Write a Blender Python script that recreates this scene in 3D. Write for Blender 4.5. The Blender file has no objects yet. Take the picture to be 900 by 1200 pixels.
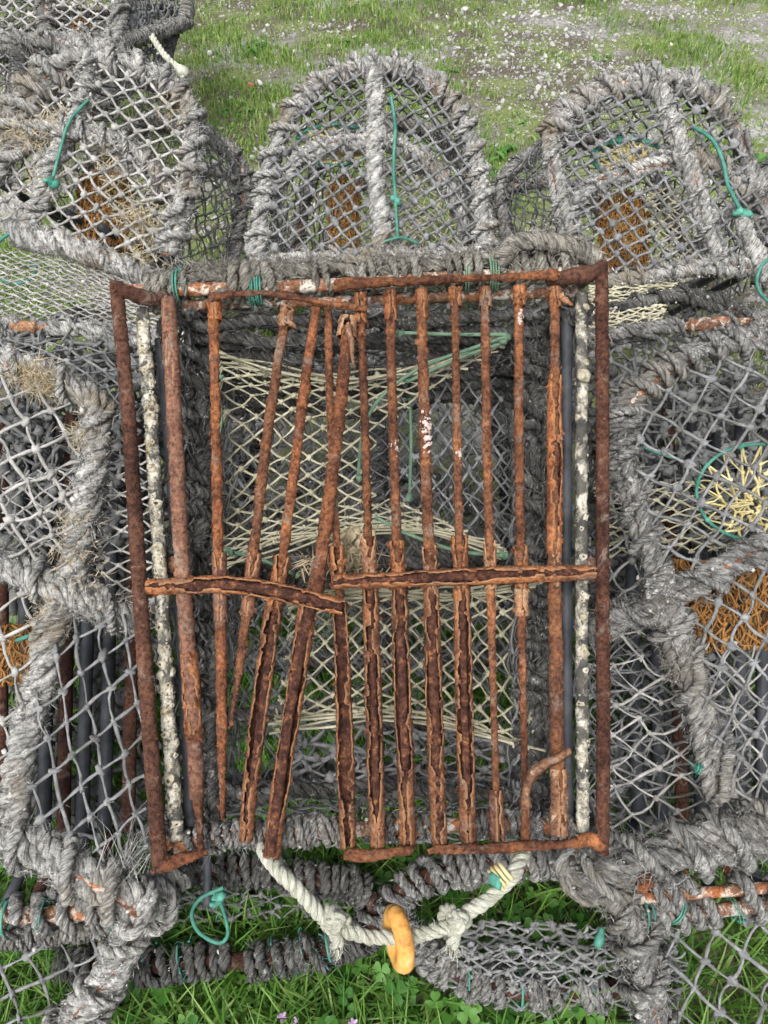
import bpy, math
import numpy as np
from mathutils import Vector
RNG = np.random.default_rng(11)
sc = bpy.context.scene
COL = sc.collection
PI = math.pi

# ------------------------------------------------------------------ camera model
F = 901.0; W0, H0 = 900.0, 1200.0
PITCH = math.radians(50.0); CAMZ = 1.25
CAM = np.array([0.0, 0.0, CAMZ])
RT = np.array([1.0, 0, 0])
FW = np.array([0, math.cos(PITCH), -math.sin(PITCH)])
UP = np.array([0, math.sin(PITCH), math.cos(PITCH)])

def ray(px, py):
    px = np.asarray(px, float); py = np.asarray(py, float)
    return FW + ((px - W0/2)/F)[..., None]*RT + ((H0/2 - py)/F)[..., None]*UP

class Plane:
    """a real plane in the yard: through the sight point (px,py) at depth d, tilted"""
    def __init__(s, px, py, d, ty=0.0, tx=0.0):
        s.p = CAM + ray(px, py)*d
        n = -FW + ty*UP + tx*RT
        s.n = n/np.linalg.norm(n)
        s.u = RT - s.n*np.dot(RT, s.n); s.u /= np.linalg.norm(s.u)
        s.v = np.cross(s.n, s.u)
    def at(s, px, py, off=0.0):
        r = ray(px, py)
        t = np.dot(s.p - CAM, s.n)/(r @ s.n)
        return CAM + r*t[..., None] + s.n*np.asarray(off)[..., None]
    def pts(s, L, off=0.0):
        L = np.array([tuple(q) + (0.0,)*(3-len(q)) for q in L], float)
        o = off if L.shape[1] < 3 else L[:, 2] + off
        return s.at(L[:, 0], L[:, 1], np.broadcast_to(o, (len(L),)))

def ground(px, py):
    r = ray(px, py); return CAM + r*(CAMZ/-r[..., 2])[..., None]

# ------------------------------------------------------------------ numpy noise
def _h(i, j, k, s):
    n = (i*374761393 + j*668265263 + k*2147483647 + s*1274126177) & 0xffffffff
    n = ((n ^ (n >> 13))*1274126177) & 0xffffffff
    return ((n ^ (n >> 16)) & 0xffff)/32767.5 - 1.0
def noise(P, f, seed=0):
    Q = np.asarray(P)*f; I = np.floor(Q).astype(np.int64); T = Q - I; T = T*T*(3 - 2*T)
    r = 0
    for a in (0, 1):
        for b in (0, 1):
            for c in (0, 1):
                w = (T[..., 0] if a else 1-T[..., 0])*(T[..., 1] if b else 1-T[..., 1])*(T[..., 2] if c else 1-T[..., 2])
                r = r + w*_h(I[..., 0]+a, I[..., 1]+b, I[..., 2]+c, seed)
    return r
def nvec(P, f, seed=0): return np.stack([noise(P, f, seed+q) for q in (0, 17, 31)], -1)
def n1(t, f, seed=0):
    t = np.asarray(t, float)
    return noise(np.stack([t, t*0+seed*3.37, t*0+.5], -1), f, seed)

# ------------------------------------------------------------------ mesh builder
class MB:
    def __init__(s): s.V = []; s.Fs = []; s.n = 0; s.A = []; s.Y = []
    def add(s, V, F_, a=None, y=None):
        V = np.asarray(V, float).reshape(-1, 3); F_ = np.asarray(F_, np.int64)
        s.V.append(V); s.Fs.append(F_ + s.n); s.n += len(V)
        s.Y.append(np.zeros((len(V), 3)) if y is None else np.asarray(y, float).reshape(-1, 3))
        s.A.append(np.zeros(len(V)) if a is None else np.broadcast_to(np.asarray(a, float), (len(V),)))
    def displace(s, amp, f, seed=0):
        for q in range(len(s.V)): s.V[q] = s.V[q] + amp*nvec(s.V[q], f, seed)
        return s
def grid_faces(n, m, wrap=True):
    i = np.arange(n-1)[:, None]*m; j = np.arange(m if wrap else m-1)[None, :]
    k = (j+1) % m
    return np.stack([i+j, i+k, i+m+k, i+m+j], -1).reshape(-1, 4)

def build(name, mb, mat, parent=None, smooth=True, loc=None):
    V = np.concatenate(mb.V) if mb.V else np.zeros((0, 3))
    o0 = np.array(parent['_o'] if parent is not None else (loc if loc is not None else (0, 0, 0)), float)
    V = V - o0
    me = bpy.data.meshes.new(name)
    me.vertices.add(len(V)); me.vertices.foreach_set('co', V.astype(np.float32).ravel())
    nl = sum(f.size for f in mb.Fs); npoly = sum(len(f) for f in mb.Fs)
    me.loops.add(nl); me.polygons.add(npoly)
    me.loops.foreach_set('vertex_index', np.concatenate([f.ravel() for f in mb.Fs]).astype(np.int32))
    tot = np.concatenate([np.full(len(f), f.shape[1], np.int32) for f in mb.Fs])
    st = np.concatenate([[0], np.cumsum(tot)[:-1]]).astype(np.int32)
    me.polygons.foreach_set('loop_start', st)
    try: me.polygons.foreach_set('loop_total', tot)
    except Exception: pass
    me.polygons.foreach_set('use_smooth', np.full(npoly, smooth))
    at = me.attributes.new('tone', 'FLOAT', 'POINT')
    at.data.foreach_set('value', np.concatenate(mb.A).astype(np.float32))
    if any(y.any() for y in mb.Y):
        at = me.attributes.new('yarn', 'FLOAT_VECTOR', 'POINT')
        at.data.foreach_set('vector', np.concatenate(mb.Y).astype(np.float32).ravel())
    me.update(calc_edges=True); me.validate()
    me.materials.append(mat)
    o = bpy.data.objects.new(name, me); COL.objects.link(o)
    o['_o'] = [float(q) for q in o0]
    if parent is not None: o.parent = parent
    else: o.location = o0
    return o

def thing(name, label, cat, loc, group=None):
    o = bpy.data.objects.new(name, None); COL.objects.link(o)
    o.location = loc; o.empty_display_size = .05
    o['label'] = label; o['category'] = cat; o['_o'] = [float(q) for q in loc]
    if group: o['group'] = group
    return o
def tag(o, label, cat, group=None, kind=None):
    o['label'] = label; o['category'] = cat
    if group: o['group'] = group
    if kind: o['kind'] = kind
    return o

# ------------------------------------------------------------------ curves
def resample(P, step):
    """Catmull-Rom through P, then even steps"""
    P = np.asarray(P, float)
    if len(P) > 2:
        Q = np.vstack([2*P[0]-P[1], P, 2*P[-1]-P[-2]]); out = []
        t = np.linspace(0, 1, 16, endpoint=False)[:, None]
        for i in range(1, len(Q)-2):
            a, b, c, d = Q[i-1], Q[i], Q[i+1], Q[i+2]
            out.append(.5*(2*b + (c-a)*t + (2*a-5*b+4*c-d)*t*t + (3*b-a-3*c+d)*t**3))
        P = np.vstack(out + [P[-1:]])
    s = np.concatenate([[0], np.cumsum(np.linalg.norm(np.diff(P, axis=0), axis=1))])
    n = max(3, int(s[-1]/step)+1); q = np.linspace(0, s[-1], n)
    return np.stack([np.interp(q, s, P[:, k]) for k in range(3)], -1), q
def frames(P):
    T = np.gradient(P, axis=0); T /= np.linalg.norm(T, axis=1)[:, None] + 1e-12
    N = np.zeros_like(T); r = np.array([.3, .2, .93]) if abs(T[0, 2]) < .8 else np.array([.9, .3, .1])
    n = r - T[0]*np.dot(r, T[0]); N[0] = n/np.linalg.norm(n)
    for i in range(1, len(P)):
        n = N[i-1] - T[i]*np.dot(N[i-1], T[i]); N[i] = n/(np.linalg.norm(n)+1e-12)
    return T, N, np.cross(T, N)
def ringtube(mb, C, N, B, r, sides=6, tone=0.0, cap=True, phase=None, yarn=None):
    n = len(C); a = np.arange(sides)/sides*2*PI
    if phase is not None: a = a[None, :] + np.asarray(phase)[:, None]
    else: a = np.broadcast_to(a, (n, sides))
    r = np.broadcast_to(np.asarray(r, float), (n,)) if np.ndim(r) < 2 else r
    rr = r[:, None] if r.ndim == 1 else r
    V = C[:, None, :] + rr[..., None]*(np.cos(a)[..., None]*N[:, None, :] + np.sin(a)[..., None]*B[:, None, :])
    Y = None
    if yarn is not None:
        L, tw, off = yarn; th = a + (L*tw)[:, None]
        Y = np.stack([np.cos(th)*2.6 + off, np.sin(th)*2.6, np.broadcast_to((L*75)[:, None], th.shape)], -1)
    mb.add(V, grid_faces(n, sides), np.broadcast_to(np.asarray(tone, float), (n*sides,)) if np.ndim(tone) == 0 else np.repeat(tone, sides), Y)
    if cap:
        k = mb.n - n*sides
        mb.Fs.append(np.arange(k, k+sides)[None, ::-1]); mb.Fs.append(np.arange(mb.n-sides, mb.n)[None, :])
def tube(mb, P, r, sides=8, step=.006, tone=0.0, rough=0.0, f=90, seed=0, cap=True):
    C, s = resample(P, step); T, N, B = frames(C)
    if np.ndim(r): r = np.interp(s, np.linspace(0, s[-1], len(r)), r)
    else: r = np.full(len(C), r)
    rr = r[:, None]*np.ones(sides)[None, :]
    if rough:
        a = np.arange(sides)/sides*2*PI
        X = C[:, None, :] + r[:, None, None]*(np.cos(a)[None, :, None]*N[:, None, :]+np.sin(a)[None, :, None]*B[:, None, :])
        rr = rr*(1 + rough*(noise(X, f, seed) + .6*noise(X, f*2.6, seed+5)))
    ringtube(mb, C, N, B, rr, sides, tone, cap)

def strands(mb, C, N, B, s, rad, pitch, k=3, sides=6, seed=0, tight=.58):
    """k strands laid round the line C"""
    w = 2*PI*s/pitch + .5*n1(s, 12, seed)
    for q in range(k):
        th = w + q*2*PI/k
        R = np.cos(th)[:, None]*N + np.sin(th)[:, None]*B
        o = rad*(.50 + .10*n1(s, 35, seed+q))
        S = C + o[:, None]*R if np.ndim(o) else C + o*R
        T = np.gradient(S, axis=0); T /= np.linalg.norm(T, axis=1)[:, None]+1e-12
        R2 = R - T*np.sum(R*T, 1)[:, None]; R2 /= np.linalg.norm(R2, axis=1)[:, None]+1e-12
        ringtube(mb, S, R2, np.cross(T, R2), rad*tight*(1+.20*n1(s, 60, seed+9+q)), sides,
                 tone=.5+.5*n1(s, 9, seed+q*7), yarn=(s, -.7/rad, q*9.1+seed % 50))
def rope(mb, P, rad, pitch=None, step=None, seed=0, k=3, sides=6, wob=0.0, tight=.58):
    C, s = resample(P, step or max(.0022, rad*.32))
    if wob: C = C + wob*nvec(C, 30, seed)
    T, N, B = frames(C)
    strands(mb, C, N, B, s, rad, pitch or rad*5.0, k, sides, seed, tight)
def wrapping(mb, P, bar_r, rope_r, pitch, seed=0, sides=5, k=3, irregular=.35, jump=0):
    """rope wound round a bar"""
    turns_step = .0032 if rope_r > .004 else .0024
    L0, s0 = resample(P, .004)
    n_turn = s0[-1]/pitch; total = n_turn*math.hypot(2*PI*(bar_r+rope_r), pitch)
    n = max(12, int(total/turns_step)); s = np.linspace(0, s0[-1], n)
    T0, N0, B0 = frames(L0)
    I = lambda A: np.stack([np.interp(s, s0, A[:, q]) for q in range(3)], -1)
    C, N, B = I(L0), I(N0), I(B0)
    sh = s + irregular*pitch*(n1(s, .45/pitch, seed) + .5*n1(s, 1.3/pitch, seed+3))
    th = 2*PI*sh/pitch + seed
    R = np.cos(th)[:, None]*N + np.sin(th)[:, None]*B
    rr = bar_r + rope_r*(.85 + .35*n1(s, .8/pitch, seed+4))
    H = C + rr[:, None]*R
    arc = np.linspace(0, total, n)
    T = np.gradient(H, axis=0); T /= np.linalg.norm(T, axis=1)[:, None]+1e-12
    R = R - T*np.sum(R*T, 1)[:, None]; R /= np.linalg.norm(R, axis=1)[:, None]+1e-12
    if k == 1:
        ringtube(mb, H, R, np.cross(T, R), rope_r*(1+.15*n1(arc, 60, seed)), sides, tone=.5+.5*n1(arc, 9, seed))
    else:
        strands(mb, H, R, np.cross(T, R), arc, rope_r, rope_r*6, k, sides, seed)
def fuzz(mb, P, R, per_m, length=(.006, .018), width=.0005, seed=0, out=.55, flat=None):
    g = np.random.default_rng(seed+77)
    C, s = resample(P, .01); T, N, B = frames(C)
    n = int(per_m*1.7*s[-1])
    if n < 1: return
    q = g.random(n)*s[-1]
    # fibres come in tufts
    q = np.clip(q + .004*g.standard_normal(n), 0, s[-1])
    keep = g.random(n) < np.clip(.55 + .8*n1(q, 28, seed), .12, 1); q = q[keep]; n = len(q)
    I = lambda A: np.stack([np.interp(q, s, A[:, z]) for z in range(3)], -1)
    C, T, N, B = I(C), I(T), I(N), I(B)
    a = g.random(n)*2*PI
    Rd = np.cos(a)[:, None]*N + np.sin(a)[:, None]*B
    X0 = C + Rd*(R*(.8+.25*g.random(n)))[:, None]
    D = out*Rd*(.3+g.random(n))[:, None] + T*g.normal(0, .8, n)[:, None] + .6*g.standard_normal((n, 3))
    D /= np.linalg.norm(D, axis=1)[:, None]
    L = length[0] + (length[1]-length[0])*g.random(n)**2
    fibres(mb, X0, D, L, width, g)
def fibres(mb, X0, D, L, width, g, curl=.7):
    n = len(X0); L = np.broadcast_to(L, (n,))
    D2 = D + curl*g.standard_normal((n, 3)); D2 /= np.linalg.norm(D2, axis=1)[:, None]
    X1 = X0 + D*(L*.5)[:, None]; X2 = X1 + D2*(L*.5)[:, None]
    S = np.cross(D, g.standard_normal((n, 3))); S /= np.linalg.norm(S, axis=1)[:, None]+1e-9
    w = width*(.6+.8*g.random(n))[:, None]
    V = np.stack([X0-S*w, X0+S*w, X1+S*w*.8, X1-S*w*.8, X2], 1).reshape(-1, 3)
    b = np.arange(n)[:, None]*5
    k = mb.n
    t = np.repeat(g.random(n), 5)
    mb.add(V, b + np.array([[0, 1, 2, 3]]), t)
    mb.Fs.append(b + np.array([[3, 2, 4]]) + k)

# ------------------------------------------------------------------ nets
def inside(poly, X):
    poly = np.asarray(poly, float); x, y = X[..., 0], X[..., 1]; r = np.zeros(x.shape, bool)
    for i in range(len(poly)):
        x1, y1 = poly[i]; x2, y2 = poly[i-1]
        c = ((y1 > y) != (y2 > y)) & (x < (x2-x1)*(y-y1)/((y2-y1) if y2 != y1 else 1e-9) + x1)
        r ^= c
    return r
SPH_V = None
def blobs(mb, C, r, g, seg=6, squash=.35):
    """little knots"""
    n = len(C); r = np.broadcast_to(r, (n,))
    lat = np.array([-.75, .0, .75]); a = np.arange(seg)/seg*2*PI
    ring = np.stack([np.stack([np.cos(a)*math.cos(l), np.sin(a)*math.cos(l), np.full(seg, math.sin(l))], -1) for l in lat]).reshape(-1, 3)
    U = np.vstack([[[0, 0, -1]], ring, [[0, 0, 1]]])
    Q = g.standard_normal((n, 3, 3)); Q, _ = np.linalg.qr(Q)
    sc_ = 1 + squash*g.standard_normal((n, 1, 3)); sc_ = np.clip(sc_, .55, 1.6)
    V = C[:, None, :] + r[:, None, None]*((U[None]*(1+.18*g.standard_normal((n, len(U), 1)))*sc_) @ Q)
    m = len(U); b = np.arange(n)[:, None, None]*m
    fq = []; ft = []
    for z in range(2):
        for i in range(seg):
            j = (i+1) % seg; fq.append([1+z*seg+i, 1+z*seg+j, 1+(z+1)*seg+j, 1+(z+1)*seg+i])
    for i in range(seg):
        j = (i+1) % seg; ft.append([0, 1+j, 1+i]); ft.append([m-1, 1+2*seg+i, 1+2*seg+j])
    k = mb.n
    mb.add(V, (b + np.array(fq)[None]).reshape(-1, 4), np.repeat(g.random(n), m))
    mb.Fs.append((b + np.array(ft)[None]).reshape(-1, 3) + k)
def links(mb, A, B, r, g, sides=5, sag=.06, seg=3):
    n = len(A)
    if n == 0: return
    t = np.linspace(0, 1, seg+1)[None, :, None]
    D = B - A; L = np.linalg.norm(D, axis=1)+1e-9
    off = g.standard_normal((n, 3))*(L*sag)[:, None]
    off[:, 2] -= L*sag*.6
    P = A[:, None]*(1-t) + B[:, None]*t + off[:, None]*(4*t*(1-t))
    T = D/L[:, None]; q = np.where(np.abs(T[:, 2:3]) < .8, np.array([[0, 0, 1.]]), np.array([[1., 0, 0]]))
    N = np.cross(T, q); N /= np.linalg.norm(N, axis=1)[:, None]; Bn = np.cross(T, N)
    a = np.arange(sides)/sides*2*PI
    rr = r*(1 + .28*g.standard_normal((n, seg+1, 1, 1)).clip(-1.5, 1.5))
    V = P[:, :, None, :] + rr*(np.cos(a)[None, None, :, None]*N[:, None, None, :] + np.sin(a)[None, None, :, None]*Bn[:, None, None, :])
    m = (seg+1)*sides
    Fq = grid_faces(seg+1, sides)
    mb.add(V, (np.arange(n)[:, None, None]*m + Fq[None]).reshape(-1, 4), np.repeat(g.random(n), m))
def net(mb, poly, a, b, S, r, org=None, jit=.10, warp=None, seed=0, knot=1.9, sag=.06, holes=0.0, sides=5, fz=0):
    """knotted net over a surface S(u,v) inside poly; a, b are the two twine steps"""
    g = np.random.default_rng(seed+5)
    poly = np.asarray(poly, float); a = np.asarray(a, float); b = np.asarray(b, float)
    o = poly.mean(0) if org is None else np.asarray(org, float)
    M = np.linalg.inv(np.stack([a, b], 1)); c = (poly - o) @ M.T
    i0, j0 = np.floor(c.min(0)).astype(int)-1; i1, j1 = np.ceil(c.max(0)).astype(int)+1
    I, J = np.meshgrid(np.arange(i0, i1+1), np.arange(j0, j1+1), indexing='ij')
    X = o + I[..., None]*a + J[..., None]*b
    sz = min(np.linalg.norm(a), np.linalg.norm(b))
    X = X + jit*sz*g.standard_normal(X.shape)
    if warp is not None: X = warp(X)
    ins = inside(poly, X)
    EA, EB = [], []
    for (A, Bq, ia, ib) in ((X[:-1], X[1:], ins[:-1], ins[1:]), (X[:, :-1], X[:, 1:], ins[:, :-1], ins[:, 1:])):
        A = A.reshape(-1, 2); Bq = Bq.reshape(-1, 2); ia = ia.ravel(); ib = ib.ravel()
        both = ia & ib; EA.append(A[both]); EB.append(Bq[both])
        for (p, q, m) in ((A, Bq, ia & ~ib), (Bq, A, ib & ~ia)):
            p = p[m]; q = q[m]; lo = np.zeros(len(p)); hi = np.ones(len(p))
            for _ in range(10):
                mid = (lo+hi)/2; t = inside(poly, p+(q-p)*mid[:, None]); lo = np.where(t, mid, lo); hi = np.where(t, hi, mid)
            EA.append(p); EB.append(p+(q-p)*lo[:, None])
    A = np.vstack(EA); Bq = np.vstack(EB)
    if holes:
        k = g.random(len(A)) > holes; A, Bq = A[k], Bq[k]
    if len(A) == 0: return
    PA = S(A[:, 0], A[:, 1]); PB = S(Bq[:, 0], Bq[:, 1])
    links(mb, PA, PB, r, g, sides=sides, sag=sag)
    K = X[ins]
    if len(K) and knot:
        PK = S(K[:, 0], K[:, 1]); blobs(mb, PK, r*knot, g)
        if fz:
            a_spread = r*1.2
            Z = np.repeat(PK, fz, 0); D = g.standard_normal(Z.shape); D /= np.linalg.norm(D, axis=1)[:, None]
            Z = Z + a_spread*g.standard_normal(Z.shape)
            fibres(mb, Z, D, r*(2+5*g.random(len(Z))), r*.2, g)

# ------------------------------------------------------------------ materials
def mat_nodes(name):
    m = bpy.data.materials.new(name); m.use_nodes = True; nt = m.node_tree; nt.nodes.clear()
    out = nt.nodes.new('ShaderNodeOutputMaterial'); b = nt.nodes.new('ShaderNodeBsdfPrincipled')
    nt.links.new(b.outputs[0], out.inputs[0]); return m, nt, b
def N_(nt, t, **k):
    n = nt.nodes.new(t)
    for q, v in k.items(): setattr(n, q, v)
    return n
def tex(nt, co, scale, detail=4, rough=.6, kind='ShaderNodeTexNoise', dist=0):
    n = N_(nt, kind); n.inputs['Scale'].default_value = scale
    if 'Detail' in n.inputs: n.inputs['Detail'].default_value = detail; n.inputs['Roughness'].default_value = rough
    if dist and 'Distortion' in n.inputs: n.inputs['Distortion'].default_value = dist
    nt.links.new(co, n.inputs['Vector']); return n
def ramp(nt, fac, stops):
    r = N_(nt, 'ShaderNodeValToRGB'); e = r.color_ramp.elements
    while len(e) < len(stops): e.new(.5)
    for x, (p, c) in zip(e, stops):
        x.position = p; x.color = (*c, 1) if len(c) == 3 else c
    nt.links.new(fac, r.inputs[0]); return r
def mix(nt, fac, a, b, bt='MIX'):
    m = N_(nt, 'ShaderNodeMix', data_type='RGBA', blend_type=bt)
    if isinstance(fac, (int, float)): m.inputs[0].default_value = fac
    else: nt.links.new(fac, m.inputs[0])
    for s, v in ((6, a), (7, b)):
        if isinstance(v, tuple): m.inputs[s].default_value = (*v, 1)
        else: nt.links.new(v, m.inputs[s])
    return m.outputs[2]
def bump(nt, b, h, strength, dist):
    n = N_(nt, 'ShaderNodeBump'); n.inputs['Strength'].default_value = strength; n.inputs['Distance'].default_value = dist
    nt.links.new(h, n.inputs['Height']); nt.links.new(n.outputs[0], b.inputs['Normal'])
def coord(nt): return N_(nt, 'ShaderNodeTexCoord').outputs['Object']
def g3(v, t=(1, 1, 1)): return tuple(v*q for q in t)

def m_rope(name, lo, mid, hi, fleck=(.66, .65, .62), fleck_at=.60, moss=None, rough=.95, con=1.0):
    m, nt, b = mat_nodes(name); co = coord(nt)
    ya = N_(nt, 'ShaderNodeAttribute', attribute_name='yarn').outputs['Vector']
    yn = tex(nt, ya, 1.0, 4, .65)
    base = ramp(nt, tex(nt, co, 30, 6, .75).outputs[0], [(.32, lo), (.50, mid), (.70, hi)])
    tone = N_(nt, 'ShaderNodeAttribute', attribute_name='tone')
    hs = ramp(nt, tone.outputs['Fac'], [(0, (.50, .50, .50)), (1, (1.35, 1.35, 1.35))])
    c = mix(nt, .8*con, base.outputs[0], hs.outputs[0], 'MULTIPLY')
    ys = ramp(nt, yn.outputs[0], [(.36, (.30, .30, .30)), (.50, (1, 1, 1)), (.66, (1.7, 1.7, 1.68))])
    c = mix(nt, .85*con, c, ys.outputs[0], 'MULTIPLY')
    fl = ramp(nt, tex(nt, co, 150, 6, .75).outputs[0], [(fleck_at-.05, (0, 0, 0)), (fleck_at+.03, (1, 1, 1))])
    pat = ramp(nt, tex(nt, co, 12, 4).outputs[0], [(.40, (0, 0, 0)), (.58, (1, 1, 1))])
    fm = mix(nt, 1.0, fl.outputs[0], pat.outputs[0], 'MULTIPLY')
    c = mix(nt, fm, c, fleck)
    dk = ramp(nt, tex(nt, co, 95, 5, .7).outputs[0], [(.35, (.33, .32, .31)), (.46, (1, 1, 1)), (.62, (1.15, 1.15, 1.14))])  # dark mottling, shaded crevices between strands put into the colour
    c = mix(nt, .9*con*con, c, dk.outputs[0], 'MULTIPLY')
    gt = N_(nt, 'ShaderNodeMath', operation='GREATER_THAN'); gt.inputs[1].default_value = 1.5; nt.links.new(tone.outputs['Fac'], gt.inputs[0])
    if moss:
        mo = ramp(nt, tex(nt, co, 9, 4).outputs[0], [(.54, (0, 0, 0)), (.70, (1, 1, 1))])
        c = mix(nt, mo.outputs[0], c, mix(nt, .6, moss, ys.outputs[0], 'MULTIPLY'))
    c = mix(nt, gt.outputs[0], c, fleck)
    nt.links.new(c, b.inputs['Base Color']); b.inputs['Roughness'].default_value = rough
    b.inputs['Specular IOR Level'].default_value = .12
    hh = N_(nt, 'ShaderNodeMath', operation='ADD'); nt.links.new(yn.outputs[0], hh.inputs[0])
    nt.links.new(tex(nt, co, 380, 5, .75).outputs[0], hh.inputs[1])
    bump(nt, b, hh.outputs[0], 1.0, .0035)
    return m
def m_twine(name, c0, c1, scale=60, rough=.8, dirt=None):
    m, nt, b = mat_nodes(name); co = coord(nt)
    r = ramp(nt, tex(nt, co, scale, 5, .7).outputs[0], [(.32, c0), (.68, c1)])
    tone = N_(nt, 'ShaderNodeAttribute', attribute_name='tone')
    hs = ramp(nt, tone.outputs['Fac'], [(0, (.7, .7, .7)), (1, (1.2, 1.2, 1.2))])
    c = mix(nt, .7, r.outputs[0], hs.outputs[0], 'MULTIPLY')
    if dirt:
        d = ramp(nt, tex(nt, co, 16, 4).outputs[0], [(.50, (0, 0, 0)), (.66, (1, 1, 1))])
        c = mix(nt, d.outputs[0], c, dirt)
    nt.links.new(c, b.inputs['Base Color']); b.inputs['Roughness'].default_value = rough
    b.inputs['Specular IOR Level'].default_value = .25
    bump(nt, b, tex(nt, co, 700, 3).outputs[0], .6, .001)
    return m
def m_rust(name, dark, mid, orange, pale, k_or=.55, k_pale=.74, bstr=1.0):
    m, nt, b = mat_nodes(name); co = coord(nt)
    n1_ = tex(nt, co, 26, 7, .72); n2 = tex(nt, co, 240, 5, .7); n3 = tex(nt, co, 9, 4, .6)
    c = ramp(nt, n1_.outputs[0], [(.32, dark), (.47, mid), (k_or+.04, orange)]).outputs[0]
    sp = ramp(nt, n2.outputs[0], [(.36, (.28, .23, .22)), (.50, (1, 1, 1)), (.66, (1.8, 1.65, 1.45))])
    c = mix(nt, .75, c, sp.outputs[0], 'MULTIPLY')
    lg = ramp(nt, n3.outputs[0], [(.36, (.58, .52, .52)), (.62, (1.15, 1.08, 1.0))])
    c = mix(nt, .8, c, lg.outputs[0], 'MULTIPLY')
    pl = ramp(nt, tex(nt, co, 70, 6, .75, dist=.6).outputs[0], [(k_pale-.03, (0, 0, 0)), (k_pale+.03, (1, 1, 1))])
    c = mix(nt, pl.outputs[0], c, pale)
    oi = N_(nt, 'ShaderNodeObjectInfo')
    vr = ramp(nt, oi.outputs['Random'], [(0, (.70, .69, .68)), (.3, (1.12, 1.0, .88)), (.6, (.86, .88, .90)), (1, (1.2, 1.18, 1.08))])
    c = mix(nt, .9, c, vr.outputs[0], 'MULTIPLY')
    st = ramp(nt, tex(nt, co, 17, 7, .8, dist=1.2).outputs[0], [(.55, (0, 0, 0)), (.66, (.75, .75, .75))])
    c = mix(nt, st.outputs[0], c, mix(nt, n2.outputs[0], (.10, .065, .05), (.44, .36, .29)))
    pit = ramp(nt, tex(nt, co, 44, 6, .8).outputs[0], [(.34, (.28, .25, .25)), (.42, (1, 1, 1))])
    c = mix(nt, .9, c, pit.outputs[0], 'MULTIPLY')
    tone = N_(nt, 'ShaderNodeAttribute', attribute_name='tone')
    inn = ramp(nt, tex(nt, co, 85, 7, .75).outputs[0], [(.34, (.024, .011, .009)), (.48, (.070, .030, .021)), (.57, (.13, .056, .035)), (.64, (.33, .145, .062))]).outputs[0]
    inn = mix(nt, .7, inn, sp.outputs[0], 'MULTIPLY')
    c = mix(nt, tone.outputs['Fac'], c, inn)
    ng = N_(nt, 'ShaderNodeMath', operation='MULTIPLY', use_clamp=True); ng.inputs[1].default_value = -.6; nt.links.new(tone.outputs['Fac'], ng.inputs[0])
    c = mix(nt, ng.outputs[0], c, mix(nt, n1_.outputs[0], (.34, .15, .06), (.56, .38, .22)))
    nt.links.new(c, b.inputs['Base Color']); b.inputs['Roughness'].default_value = .93
    b.inputs['Specular IOR Level'].default_value = .22
    hh = N_(nt, 'ShaderNodeMath', operation='ADD')
    nt.links.new(n1_.outputs[0], hh.inputs[0]); nt.links.new(n2.outputs[0], hh.inputs[1])
    bump(nt, b, hh.outputs[0], bstr, .004)
    return m

M = {}
M['rope_grey'] = m_rope('weathered grey rope', g3(.135), (.265, .263, .256), (.44, .437, .42), fleck_at=.59, moss=(.27, .25, .21))
M['rope_white'] = m_rope('bleached rope', (.20, .20, .195), (.40, .40, .385), (.60, .59, .57), fleck=(.68, .67, .65), fleck_at=.55, moss=(.30, .26, .20))
M['rope_dark'] = m_rope('dark grey rope', g3(.06), (.13, .13, .125), (.26, .26, .25), fleck=(.6, .6, .58), fleck_at=.62)  # rope in a darker grey, for inner and lower bindings
M['rope_olive'] = m_rope('tan grey frayed rope', (.15, .142, .122), (.32, .305, .265), (.48, .465, .41), fleck=(.56, .53, .44), fleck_at=.66)
M['rope_pale'] = m_rope('pale green rope', (.50, .51, .41), (.68, .69, .58), (.76, .76, .67), fleck=(.75, .75, .68), fleck_at=.66, rough=.8, con=.5)
M['net_grey'] = m_twine('grey net twine', (.10, .103, .107), (.30, .305, .31), dirt=(.12, .12, .11))
M['net_dark'] = m_twine('dark net twine', (.075, .08, .08), (.22, .225, .22))
M['net_pale'] = m_twine('bleached net twine', (.20, .197, .187), (.50, .49, .47), dirt=(.25, .245, .23))
M['net_cream'] = m_twine('cream net twine', (.36, .34, .24), (.62, .59, .44), dirt=(.30, .29, .19))
M['net_orange'] = m_twine('orange net twine', (.15, .068, .018), (.42, .215, .07), scale=30)
M['net_yellow'] = m_twine('yellow net twine', (.56, .46, .19), (.72, .65, .38), scale=30)
M['twine_green'] = m_twine('teal green twine', (.025, .17, .125), (.13, .37, .29), scale=40, rough=.6)
M['twine_mossy'] = m_twine('dull green twine', (.08, .17, .12), (.22, .33, .22), scale=40)
M['fluff'] = m_twine('dry tan fibre', (.35, .28, .17), (.60, .51, .35), scale=50)
M['rust_bar'] = m_rust('flaking rust', (.066, .030, .020), (.165, .077, .047), (.285, .132, .066), (.40, .285, .19), k_or=.56, k_pale=.71)
M['rust_bright'] = m_rust('orange rust', (.10, .042, .024), (.235, .102, .054), (.40, .175, .078), (.48, .35, .23), k_or=.54, k_pale=.66)
M['rust_frame'] = m_rust('maroon rust', (.038, .019, .015), (.077, .039, .031), (.125, .065, .047), (.23, .17, .14), k_or=.62, k_pale=.72, bstr=.9)
M['rust_skin'] = m_rust('peeling skin of old coating', (.13, .07, .047), (.235, .14, .095), (.32, .195, .12), (.44, .34, .25), k_pale=.60, bstr=.6)
M['rust_smooth'] = m_rust('brown worn pipe', (.088, .046, .037), (.145, .080, .063), (.20, .113, .080), (.31, .255, .22), k_or=.60, k_pale=.68, bstr=.5)

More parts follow.
